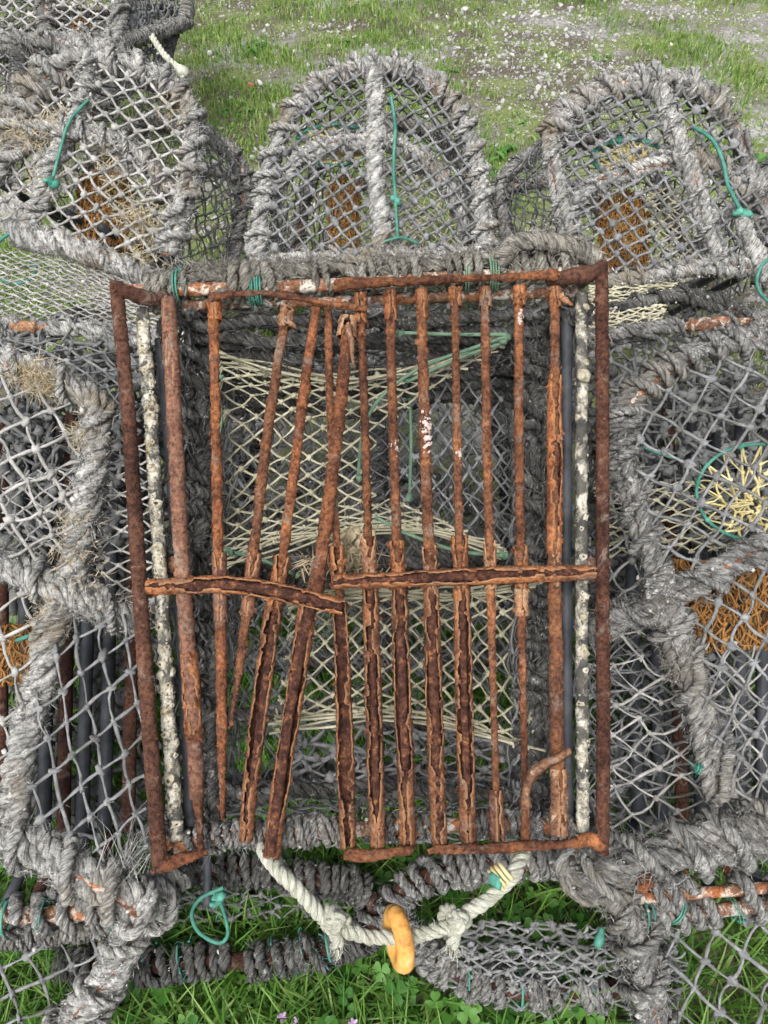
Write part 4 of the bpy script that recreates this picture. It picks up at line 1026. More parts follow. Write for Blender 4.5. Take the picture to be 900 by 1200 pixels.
# --- right and left pots of the middle row ------------------------------------
def mid_pots():
    # right
    pl = Plane(800, 700, .90, ty=.05)
    hoop = [(905, 394), (862, 402), (826, 412), (788, 430), (752, 456), (728, 492), (731, 540), (742, 584), (757, 628), (768, 672), (780, 712), (796, 762), (812, 810), (828, 868), (846, 936)]
    t = thing('lobster_pot', 'grey roped lobster pot right of the rusty grid, with yellow and green ringed entrance', 'lobster pot', (.40, .75, 0), GROUP)
    full = hoop + []
    # the far half of the hoop, out of the picture
    mir = [(2*985-x, y) for x, y in hoop[::-1]][:-1]
    H = pl.pts(hoop)
    bound(t, 'end_hoop', H[:7], .0165, 'lay', 'rope_grey', fz=3200, rr=.006, pitch=.036)
    bound(t, 'end_hoop', H[5:12], .0165, 'lay', 'rope_grey', fz=3200, rr=.006, pitch=.05)
    bound(t, 'end_hoop', H[9:], .021, 'lay', 'rope_grey', fz=5200, rr=.007, pitch=.06)
    Hm = pl.pts([(905, 394)] + [(2*905-x, y) for x, y in hoop[1:]])
    bound(t, 'end_hoop', Hm, .0165, 'lay', 'rope_grey', fz=1500)
    bound(t, 'cross_rope', pl.pts([(694, 742, -.03), (738, 722, -.015), (785, 703, .004), (828, 678, .008), (866, 654, .008), (905, 638, .006), (990, 650, 0), (1030, 720, 0)]), .018, 'lay', 'rope_grey', fz=4200)
    bound(t, 'end_bar', pl.pts([(690, 1034, -.08), (700, 1030, -.01), (745, 1006, .004), (800, 992, .01), (850, 978, .012), (905, 968, .01), (1000, 960, 0), (1090, 980, 0)]), .026, 'lay', 'rope_grey', fz=6500, fl=(.008, .026), rr=.008, pitch=.05)
    mb = MB(); gg = np.random.default_rng(sd())
    blobs(mb, pl.pts([(747, 1026, .022), (750, 1022, .020), (743, 1029, .02)]), .008, gg); blobs(mb, pl.pts([(727, 1030, .014)]), .006, gg)
    build('rust_patch', mb, M['rust_bright'], t)
    upper = [(905, 410), (862, 416), (830, 424), (792, 442), (760, 466), (742, 500), (745, 545), (760, 600), (776, 650), (795, 690), (830, 664), (870, 640), (905, 625)]
    face_net(t, 'end_netting', pl, upper, (-17, 27.5), (29.5, 15), .0019, 'net_grey', org=(824, 449), off=.004, bulge=.012, jit=.05)
    lower = [(790, 708), (830, 686), (870, 664), (905, 650), (905, 965), (850, 975), (846, 930), (828, 860), (808, 790)]
    face_net(t, 'end_netting', pl, lower, (-14, 29), (28, 21), .0019, 'net_grey', org=(877, 697), off=.006, bulge=.012, jit=.06)
    face_net(t, 'inner_netting', pl, [(800, 765), (905, 768), (905, 970), (850, 975), (830, 880)], (14, 17), (14, -16), .0013, 'net_pale', off=-.02, jit=.12)
    face_net(t, 'inner_netting', pl, [(730, 560), (905, 560), (905, 640), (740, 650)], (15, 7), (15, -7), .0012, 'net_cream', off=-.10, jit=.12)
    drum_net(t, 'bait_net', pl, 812, 965, 655, 768, .06, .014, .0014, 'net_orange', off=-.025)
    a = np.linspace(0, 2*PI, 16, endpoint=False)
    eye_funnel(t, pl, [(893+72*math.cos(x), 576+57*math.sin(x)) for x in a], (910, 590), n=17, r=.0014, ring_r=.0022, off=-.012)
    mb = MB()
    for L in ([(745, 512, -.03), (775, 522, -.04), (810, 532, -.05)],): tube(mb, pl.pts(L), .0018, 5)
    build('green_cord', mb, M['twine_green'], t)
    ax = np.array([.02, .33, -.17])
    Hall = np.vstack([H[::-1], Hm[1:]])
    Hf = Hall + ax; Hf2 = Hall + ax*.5 + np.array([0, 0, 0])
    bound(t, 'hoop', Hf, .016, 'lay', 'rope_dark', fz=2500)
    # side net on the left of the leg, then the dark long bars
    sp = [(772, 700), (800, 780), (826, 860), (842, 935), (800, 975), (745, 995), (712, 1000), (712, 760), (740, 735)]
    spl = Plane(760, 860, .935, ty=.05, tx=.12)
    face_net(t, 'side_netting', spl, sp, (26, 19), (27, -18), .0015, 'net_pale', off=-.0, jit=.14, holes=.05)
    face_net(t, 'side_netting', spl, sp, (21, 15), (22, -16), .0015, 'net_grey', off=-.05, jit=.3, holes=.1)
    face_net(t, 'side_netting', pl, [(716, 470), (760, 640), (770, 690), (716, 720)], (9, 26), (20, -18), .0016, 'net_grey', off=-.03, jit=.1)
    bk = Plane(800, 700, 1.10, ty=.3)
    for k, (xa, xb) in enumerate(((735, 748), (758, 775), (782, 800), (812, 822), (840, 845), (868, 868), (895, 893))):
        mb = MB(); tube(mb, bk.pts([(xa, 480), (xb, 960)]), .009, 8, .02, rough=.06); build('floor_bar', mb, M['rust_frame' if k == 2 else 'pipe_dark'], t)
    face_net(t, 'side_netting', spl, sp, (15, 11), (15, -11), .0014, 'net_grey', off=-.09, jit=.3, sag=.15)
    face_net(t, 'inner_netting', pl, [(800, 770), (905, 770), (905, 970), (850, 975), (830, 880)], (12, 10), (12, -10), .0014, 'net_grey', off=-.06, jit=.25)
    face_net(t, 'floor_netting', bk, [(712, 420), (905, 420), (905, 640), (712, 640)], (11, 10), (11, -10), .0026, 'net_dark', jit=.55, sag=.35, off=.04)
    face_net(t, 'far_netting', bk, [(705, 400), (905, 400), (905, 700), (705, 700)], (8, 8), (8, -8), .0030, 'net_dark', jit=.5, sag=.3, off=-.10)  # extra dense dark layer, added to darken the view under the pile
    face_net(t, 'far_netting', bk, [(712, 420), (905, 420), (905, 960), (712, 960)], (12, 11), (12, -11), .003, 'net_dark', jit=.5, sag=.3, off=-.04)
    ties(t, [(pl.pts([(806, 893, .022), (812, 897, .022)]), .004, 2)], r=.002)

    # left
    pl = Plane(80, 700, .90, ty=.05)
    hoop = [(-5, 424), (20, 428), (50, 440), (85, 458), (112, 478), (113, 520), (104, 560), (98, 610), (88, 655), (76, 700), (58, 745), (44, 800), (30, 860), (18, 920), (12, 965)]
    t = thing('lobster_pot', 'pale bleached rope lobster pot left of the rusty grid, tufted with tan fibre', 'lobster pot', (-.40, .75, 0), GROUP)
    H = pl.pts(hoop)
    bound(t, 'end_hoop', H[:6], .019, 'lay', 'rope_white', fz=5200, fl=(.006, .022))
    bound(t, 'end_hoop', H[4:11], .0165, 'twist', 'rope_white', fz=6500, fl=(.005, .018))
    bound(t, 'end_hoop', H[9:], .0185, 'twist', 'rope_white', fz=3200)
    Hm = pl.pts([(-5, 424)] + [(-10-x, y) for x, y in hoop[1:]]); bound(t, 'end_hoop', Hm, .0165, 'lay', 'rope_white', fz=1500)
    bound(t, 'cross_rope', pl.pts([(-60, 640), (-5, 655, .004), (30, 668, .008), (70, 690, .010), (105, 706, .0), (140, 722, -.02), (165, 735, -.03)]), .020, 'lay', 'rope_white', fz=6500, fl=(.005, .02))
    bound(t, 'end_bar', pl.pts([(-80, 965), (-10, 972, .004), (35, 985, .01), (80, 1006, .014), (120, 1030, .012), (150, 1050, .006), (166, 1072, -.01), (172, 1082, -.07)]), .025, 'lay', 'rope_white', fz=6000, fl=(.006, .022), rr=.008, pitch=.045)
    mb = MB(); gg = np.random.default_rng(sd())
    for (x, y, n_, L, sp_) in ((48, 446, 420, .022, .009), (62, 452, 420, .022, .009), (34, 440, 200, .02, .008), (100, 512, 260, .018, .009), (92, 612, 220, .014, .011), (88, 650, 260, .014, .012), (70, 690, 260, .014, .012), (60, 720, 200, .012, .010), (108, 690, 160, .012, .012)):
        tufts(mb, pl.pts([(x, y, .010)])[0], n_, L, .0004, gg, sp_)
    build('fibre_tuft', mb, M['fluff'], t)
    mb = MB(); tufts(mb, pl.pts([(150, 1015, .01)])[0], 90, .075, .0005, gg, .012, pl.v*1.2+pl.u*.35)
    build('frayed_end', mb, M['rope_white'], t)
    upper = [(-5, 440), (25, 446), (60, 462), (98, 492), (96, 560), (88, 620), (75, 672), (40, 665), (-5, 640)]
    face_net(t, 'end_netting', pl, upper, (16, 29), (-31, 14), .0019, 'net_pale', org=(36.5, 497), off=.006, bulge=.012, jit=.05)
    face_net(t, 'inner_netting', pl, [(-5, 555), (110, 550), (110, 660), (-5, 650)], (13, 10), (13, -10), .0013, 'net_pale', off=-.03, jit=.12)
    face_net(t, 'side_netting', pl, [(112, 520), (160, 520), (166, 700), (140, 705), (95, 670), (102, 600)], (21, 11), (21, -11), .0014, 'net_pale', off=-.035, jit=.07)
    low = [(-5, 670), (30, 685), (62, 715), (42, 800), (20, 900), (8, 960), (-5, 960)]
    face_net(t, 'end_netting', pl, low, (13, 34), (-30, 22), .0019, 'net_pale', org=(14, 750), off=.006, bulge=.01, jit=.06)
    face_net(t, 'side_netting', pl, [(80, 718), (165, 735), (172, 980), (140, 1015), (85, 990), (50, 975), (48, 850), (60, 770)], (8, 37), (24, -19), .0019, 'net_grey', org=(94, 749), off=.0, bulge=.02, jit=.05)
    drum_net(t, 'bait_net', pl, -50, 42, 738, 812, .05, .014, .0014, 'net_orange', off=-.03)
    mb = MB(); tube(mb, pl.pts([(22, 750, .006), (50, 740, .012)]), .0028, 5); build('green_cord', mb, M['twine_green'], t)
    ax = np.array([-.02, .33, -.17]); Hall = np.vstack([H[::-1], Hm[1:]])
    bound(t, 'hoop', Hall+ax, .016, 'lay', 'rope_dark', fz=2500)
    bk = Plane(80, 700, 1.10, ty=.3)
    for k, (xa, xb) in enumerate(((5, 0), (30, 28), (58, 52), (84, 74), (110, 96), (136, 122), (160, 150))):
        mb = MB(); tube(mb, bk.pts([(xa, 480), (xb, 975)]), .009, 8, .02, rough=.06); build('floor_bar', mb, M['pipe_dark' if k % 3 else 'rust_frame'], t)
    face_net(t, 'floor_netting', bk, [(-5, 400), (170, 400), (170, 640), (-5, 640)], (11, 10), (11, -10), .0026, 'net_dark', jit=.55, sag=.35, off=.04)
    face_net(t, 'far_netting', bk, [(-5, 385), (175, 385), (175, 700), (-5, 700)], (8, 8), (8, -8), .0030, 'net_dark', jit=.5, sag=.3, off=-.10)  # second dark net sheet, added here to stand for shade beneath the pile
    face_net(t, 'far_netting', bk, [(-5, 400), (170, 400), (170, 980), (-5, 980)], (12, 11), (12, -11), .003, 'net_dark', jit=.5, sag=.3, off=-.04)
mid_pots()

# --- pots of the back row -----------------------------------------------------
def back_pots():
    # centre
    pl = Plane(438, 200, 1.45, ty=.0)
    t = thing('lobster_pot', 'middle arched pot of the back row, green twine straight down its front', 'lobster pot', (0, 1.6, 0), GROUP)
    hoop = [(300, 300), (306, 262), (312, 215), (325, 170), (348, 125), (385, 92), (432, 78), (480, 82), (518, 108), (545, 150), (560, 200), (566, 250), (570, 295)]
    H = pl.pts(hoop)
    bound(t, 'end_hoop', H, .019, 'lay', 'rope_white', fz=3500, fl=(.006, .02), rr=.007, pitch=.04)
    bound(t, 'centre_rope', pl.pts([(437, 85, .01), (440, 120, .012), (440, 165, .012), (440, 210, .012), (445, 250, .008), (448, 300, .0)]), .018, 'twist', 'rope_white', fz=3500)
    bound(t, 'cross_rope', pl.pts([(318, 232, -.02), (345, 190, .0), (385, 172, .006), (430, 168, .008), (470, 172, .006), (505, 195, .003), (535, 232, -.01), (552, 280, -.02)]), .0155, 'lay', 'rope_white', fz=4000)
    bound(t, 'end_bar', pl.pts([(296, 312), (360, 303), (440, 300), (520, 298), (575, 302)]), .018, 'lay', 'rope_white', fz=3000)
    up = [(320, 225), (330, 170), (352, 130), (390, 98), (434, 88), (480, 92), (514, 116), (540, 156), (555, 205), (560, 290), (305, 295)]
    face_net(t, 'end_netting', pl, up, (8.5, 11.5), (12.5, -8), .0024, 'net_grey', off=.004, bulge=.012, jit=.07)
    face_net(t, 'inner_netting', pl, [(460, 185), (530, 225), (545, 290), (455, 290)], (8, 6.5), (8, -6.5), .0014, 'net_cream', off=-.03, jit=.1)
    drum_net(t, 'bait_net', pl, 382, 420, 195, 280, .03, .012, .0014, 'net_orange', off=-.04)
    a = np.linspace(0, 2*PI, 14, endpoint=False)
    eye_funnel(t, pl, [(392+45*math.cos(x), 168+24*math.sin(x)) for x in a], (412, 172), off=-.006, n=15, r=.0024, deep=.03)
    mb = MB(); P = pl.pts([(458, 122, .03), (463, 160, .032), (461, 200, .03), (463, 240, .03), (466, 285, .02)]); tube(mb, P, .0030, 6, rough=.2, f=200)
    blobs(mb, pl.pts([(464, 238, .032), (466, 243, .03), (461, 240, .03)]), .006, np.random.default_rng(2)); build('lacing_twine', mb, M['twine_green'], t); mb = MB(); tube(mb, pl.pts([(448, 288, .02), (470, 284, .025), (490, 290, .02)]), .0025, 5)
    build('lacing_twine', mb, M['twine_green'], t)
    ax = np.array([.07, .34, -.36])
    for f in (.5, 1): bound(t, 'hoop', H+ax*f, .016, 'lay', 'rope_grey', fz=1800)
    surf_net(t, 'side_netting', H, H+ax, .024, .0017, 'net_dark')
    for k in range(6):
        f = k/5; A = H[0]*(1-f)+H[-1]*f; mb = MB(); tube(mb, [A, A+ax], .008, 8, .03); build('floor_bar', mb, M['pipe_dark'], t)
    surf_net(t, 'floor_netting', pl.pts([(300, 300), (435, 302), (570, 298)]), pl.pts([(300, 300), (435, 302), (570, 298)])+ax, .024, .002, 'net_dark')
    Hq = H+ax; surf_net(t, 'far_netting', Hq[:7], Hq[:5:-1], .02, .002, 'net_dark')

    # left
    pl = Plane(120, 200, 1.42, ty=.0)
    t = thing('lobster_pot', 'shaggy pale pot at the left of the back row, orange net inside', 'lobster pot', (-.5, 1.55, 0), GROUP)
    hoop = [(0, 215), (8, 175), (22, 130), (48, 95), (80, 75), (105, 66), (140, 72), (178, 86), (208, 106), (226, 140), (224, 190), (214, 240), (196, 300)]
    H = pl.pts(hoop)
    bound(t, 'end_hoop', H[:7], .026, 'lay', 'rope_white', fz=7500, fl=(.008, .028), rr=.009, pitch=.05); bound(t, 'end_hoop', H[5:], .021, 'lay', 'rope_white', fz=5500, fl=(.008, .024), rr=.008, pitch=.05)
    bound(t, 'centre_rope', pl.pts([(105, 72, .01), (106, 100, .012), (96, 135, .014), (78, 170, .014), (60, 205, .014), (46, 245, .012), (20, 285, .0)]), .019, 'lay', 'rope_white', fz=5000)
    bound(t, 'cross_rope', pl.pts([(-10, 185, .0), (25, 162, .008), (60, 152, .012), (100, 158, .012), (135, 168, .01), (165, 184, .004), (205, 228, -.01)]), .019, 'lay', 'rope_white', fz=6000, fl=(.008, .026))
    bound(t, 'end_bar', pl.pts([(15, 272), (45, 282, .008), (85, 292, .012), (125, 305, .012), (160, 320, .01), (185, 332, 0)]), .023, 'twist', 'rope_white', fz=5500)
    face_net(t, 'end_netting', pl, [(106, 95), (140, 88), (176, 100), (206, 120), (214, 165), (206, 226), (170, 192), (140, 176), (100, 166), (92, 150)], (11.5, 14), (15.5, -6), .0024, 'net_pale', off=.008, bulge=.012, jit=.06)
    face_net(t, 'end_netting', pl, [(96, 165), (140, 180), (175, 200), (204, 232), (196, 290), (165, 312), (110, 292), (50, 276), (62, 215)], (11.5, 14), (15.5, -7), .0024, 'net_pale', off=.008, bulge=.012, jit=.07)
    face_net(t, 'end_netting', pl, [(15, 150), (35, 118), (62, 92), (96, 84), (92, 130), (80, 148), (50, 146), (25, 158)], (9, 11), (12, -9), .0024, 'net_pale', off=.006, jit=.07)
    face_net(t, 'end_netting', pl, [(0, 200), (30, 180), (62, 172), (60, 205), (44, 240), (20, 270), (0, 262)], (10, 14), (13, -9), .0024, 'net_pale', off=.004, jit=.07)
    drum_net(t, 'bait_net', pl, 76, 142, 190, 278, .04, .012, .0015, 'net_orange', off=-.035)
    face_net(t, 'inner_netting', pl, [(110, 190), (200, 210), (190, 300), (150, 290)], (9, 6), (9, -6), .0014, 'net_cream', off=-.03, jit=.15)
    mb = MB(); gg = np.random.default_rng(sd())
    for (x, y, n_) in ((25, 165, 260), (45, 160, 260), (70, 150, 160), (160, 258, 220), (175, 262, 160), (168, 300, 160), (205, 135, 60), (130, 196, 120), (60, 218, 120)):
        tufts(mb, pl.pts([(x, y, .012)])[0], n_, .03, .0006, gg, .014)
    build('fibre_tuft', mb, M['fluff'], t)
    mb = MB(); tube(mb, pl.pts([(111, 127, .03), (100, 140, .033), (88, 158, .034), (80, 185, .034), (70, 220, .032)]), .0030, 6, rough=.2, f=200)
    blobs(mb, pl.pts([(69, 222, .034), (73, 226, .034), (65, 221, .034)]), .0065, gg)
    build('lacing_twine', mb, M['twine_green'], t); mb = MB(); tube(mb, pl.pts([(22, 275, .02), (8, 290, .03), (2, 308, .03), (6, 328, .025), (22, 336, .025), (40, 335, .03), (50, 325, .03), (48, 315, .028), (38, 318, .026)]), .0035, 6, rough=.1)
    build('lacing_twine', mb, M['twine_green'], t)
    ax = np.array([.10, .30, -.36])
    for f in (.5, 1): bound(t, 'hoop', H+ax*f, .018, 'lay', 'rope_grey', fz=2500)
    surf_net(t, 'side_netting', H, H+ax, .024, .0019, 'net_grey')
    for k in range(6):
        f = k/5; A = H[0]*(1-f)+H[-1]*f; mb = MB(); tube(mb, [A, A+ax], .008, 8, .03); build('floor_bar', mb, M['pipe_dark'], t)
    Hq = H+ax; surf_net(t, 'far_netting', Hq[:7], Hq[:5:-1], .02, .002, 'net_dark')
    # foot of this pot: bar and skirt of cream net
    fp = Plane(70, 390, 1.18, ty=.0)
    P = fp.pts([(-40, 378), (0, 381), (40, 383), (80, 386), (120, 388), (150, 394), (230, 400)])
    bound(t, 'foot_bar', P, .016, 'lay', 'rope_white', fz=4500, gaps=[(0, .25), (.36, 1)])
    mb = MB(); tube(mb, fp.pts([(16, 382, .004), (44, 385, .004)]), .0095, 10, rough=.1); build('bare_bar', mb, M['rust_skin'], t)
    A = pl.pts([(-5, 292), (60, 300), (120, 318), (180, 338)]); B = fp.pts([(-5, 374), (60, 376), (120, 380), (190, 384)])
    surf_net(t, 'skirt_netting', A, B, .014, .0015, 'net_pale', jit=.1, sag=.05)
    C2 = fp.pts([(-5, 392), (60, 396), (120, 400), (160, 404)]); D2 = Plane(70, 470, 1.02).pts([(-5, 432), (60, 446), (120, 470), (160, 500)])
    surf_net(t, 'skirt_netting', C2, D2, .026, .0019, 'net_grey', jit=.08, sag=.05)
    # right
    pl = Plane(760, 210, 1.42, ty=.0)
    t = thing('lobster_pot', 'round topped pot at the right of the back row, yellow funnel above orange net', 'lobster pot', (.5, 1.55, 0), GROUP)
    hoop = [(700, 318), (676, 285), (660, 245), (650, 200), (645, 160), (662, 135), (695, 112), (735, 98), (775, 94), (815, 102), (848, 128), (866, 165), (880, 200), (900, 250), (915, 300)]
    H = pl.pts(hoop)
    bound(t, 'end_hoop', H[:6], .018, 'lay', 'rope_white', fz=3500); bound(t, 'end_hoop', H[4:11], .022, 'lay', 'rope_white', fz=4500, fl=(.008, .024), rr=.008, pitch=.05); bound(t, 'end_hoop', H[9:], .017, 'lay', 'rope_grey', fz=2500)
    bound(t, 'centre_rope', pl.pts([(770, 98, .01), (778, 130, .014), (792, 170, .016), (806, 205, .016), (818, 245, .014), (832, 285, .006), (840, 315, -.004)]), .019, 'lay', 'rope_white', fz=4000)
    bound(t, 'cross_rope', pl.pts([(664, 262, -.01), (676, 240, .0), (695, 218, .006), (735, 206, .01), (770, 196, .012), (805, 190, .012), (850, 202, .004), (885, 230, -.005)]), .018, 'lay', 'rope_white', fz=4000)
    bound(t, 'end_bar', pl.pts([(700, 330), (740, 326), (790, 318), (830, 312), (870, 312), (900, 318)]), .019, 'lay', 'rope_white', fz=3500, core='rust_bright')
    face_net(t, 'end_netting', pl, [(655, 165), (672, 142), (700, 122), (740, 108), (768, 108), (790, 180), (740, 200), (690, 212), (664, 240)], (8, 12), (12.5, -7), .0024, 'net_grey', off=.004, bulge=.01)
    face_net(t, 'end_netting', pl, [(680, 240), (700, 222), (740, 212), (800, 205), (815, 250), (832, 305), (700, 315), (668, 270)], (9, 12.5), (14, -8), .0024, 'net_grey', off=.008, bulge=.012)
    face_net(t, 'end_netting', pl, [(784, 110), (815, 112), (842, 138), (858, 170), (872, 200), (895, 255), (905, 300), (845, 305), (825, 250), (808, 195), (795, 165)], (8, 12), (12, -8), .0024, 'net_grey', off=.004, bulge=.01)
    drum_net(t, 'bait_net', pl, 712, 772, 218, 316, .035, .012, .0015, 'net_orange', off=-.03)
    a = np.linspace(0, 2*PI, 14, endpoint=False)
    eye_funnel(t, pl, [(738+42*math.cos(x), 184+22*math.sin(x)) for x in a], (748, 190), off=-.004, n=17, r=.0026, deep=.03, ring_r=.004)
    face_net(t, 'inner_netting', pl, [(765, 215), (802, 215), (825, 300), (770, 300)], (8, 6), (8, -6), .0014, 'net_cream', off=-.03, jit=.1)
    mb = MB(); tube(mb, pl.pts([(805, 160, .034), (825, 175, .036), (838, 200, .034), (843, 225, .034), (858, 252, .03)]), .0036, 6, rough=.2, f=200)
    gg = np.random.default_rng(sd()); blobs(mb, pl.pts([(858, 256, .032), (865, 258, .03), (868, 256, .03), (855, 258, .03)]), .0075, gg)
    build('lacing_twine', mb, M['twine_green'], t); mb = MB(); tube(mb, pl.pts([(890, 310, .03), (880, 322, .034), (878, 340, .03), (890, 356, .026), (905, 360, .02)]), .0032, 6, rough=.2, f=200); build('lacing_twine', mb, M['twine_green'], t)
    bound(t, 'lacing_rope', pl.pts([(862, 258, .02), (872, 280, .018), (884, 305, .016), (895, 330, .01)]), .014, 'twist', 'rope_white', fz=3000)
    ax = np.array([-.02, .33, -.36])
    for f, dx in ((.5, -.045), (1, -.085)): bound(t, 'hoop', H+ax*f+[dx, 0, 0], .018, 'lay', 'rope_grey', fz=2500)
    axs = ax+[-.085, 0, 0]; surf_net(t, 'side_netting', H, H+axs, .024, .0017, 'net_dark')
    for k in range(6):
        f = k/5; A = H[0]*(1-f)+H[-1]*f; mb = MB(); tube(mb, [A, A+ax], .008, 8, .03); build('floor_bar', mb, M['pipe_dark'], t)
    Hq = H+axs; surf_net(t, 'far_netting', Hq[:7], Hq[:6:-1], .02, .002, 'net_dark')
    fp = Plane(800, 380, 1.15, ty=.0)
    bound(t, 'foot_bar', fp.pts([(640, 398), (715, 394), (750, 388), (780, 384), (830, 380), (870, 377), (905, 374), (960, 372)]), .013, 'lay', 'rope_grey', fz=3500, gaps=[(0, .52), (.60, .70), (.74, 1)])
    mb = MB(); tube(mb, fp.pts([(806, 382, .004), (850, 379, .004)]), .0105, 10, rough=.08); build('bare_bar', mb, M['pipe_worn'], t)
    A = pl.pts([(690, 334), (720, 334), (750, 332), (795, 330)]); B = fp.pts([(690, 386), (720, 384), (750, 380), (775, 374)])
    surf_net(t, 'skirt_netting', A, B, .015, .0015, 'net_cream', jit=.1, sag=.05)
    # sliver of the next pot at the right edge
    pl = Plane(980, 260, 1.5, ty=.0)
    t = thing('lobster_pot', 'grey pot mostly out of the picture at the right edge, beyond the yellow funnel pot', 'lobster pot', (.95, 1.65, 0), GROUP)
    H = pl.pts([(890, 330), (888, 270), (893, 220), (915, 180), (960, 140), (1010, 130), (1060, 150), (1090, 200), (1095, 320)])
    bound(t, 'end_hoop', H, .017, 'lay', 'rope_grey', fz=1500); bound(t, 'end_bar', pl.pts([(885, 330), (990, 336), (1095, 325)]), .017, 'lay', 'rope_grey', fz=1500)
    face_net(t, 'end_netting', pl, [(895, 320), (900, 220), (960, 150), (1010, 140), (1080, 200), (1085, 315)], (9, 11), (12, -8), .0018, 'net_grey')
    ax = np.array([.06, .33, -.36]); bound(t, 'hoop', H+ax, .017, 'wrap', 'rope_grey', fz=1000); surf_net(t, 'side_netting', H, H+ax, .026, .0018, 'net_grey')
back_pots()

# --- pot in the middle of the pile, behind the rusty grid -----------------------
def buried_pot():
    pl = Plane(430, 560, 1.22, ty=.25)
    t = thing('lobster_pot', 'dark pot buried in the middle of the pile behind the rusty bars', 'lobster pot', (0, 1.0, 0), GROUP)
    H = pl.pts([(270, 760), (255, 660), (262, 540), (300, 450), (370, 390), (440, 372), (510, 388), (580, 440), (620, 540), (625, 660), (610, 760)])
    bound(t, 'end_hoop', H, .02, 'lay', 'rope_dark', fz=1500)
    bound(t, 'cross_rope', pl.pts([(260, 640), (350, 570), (440, 550), (530, 575), (620, 640)]), .018, 'lay', 'rope_dark', fz=1500)
    bound(t, 'end_bar', pl.pts([(260, 770), (440, 776), (620, 765)]), .018, 'lay', 'rope_dark', fz=1500)
    bound(t, 'centre_rope', pl.pts([(440, 378), (442, 560), (445, 770)]), .017, 'twist', 'rope_dark', fz=1500)
    face_net(t, 'end_netting', pl, [(275, 755), (262, 660), (270, 545), (305, 460), (372, 398), (440, 380), (506, 396), (572, 446), (612, 545), (618, 660), (602, 755)], (17, 20), (18, -18), .0022, 'net_dark', jit=.12)
    ax = np.array([0, .16, -.16]); bound(t, 'hoop', H+ax, .017, 'wrap', 'rope_dark', fz=800)
    surf_net(t, 'side_netting', H, H+ax, .022, .002, 'net_dark')
    Hq = H+ax; surf_net(t, 'far_netting', Hq[:6], Hq[:4:-1], .018, .0025, 'net_dark', jit=.35, sag=.2)
buried_pot()

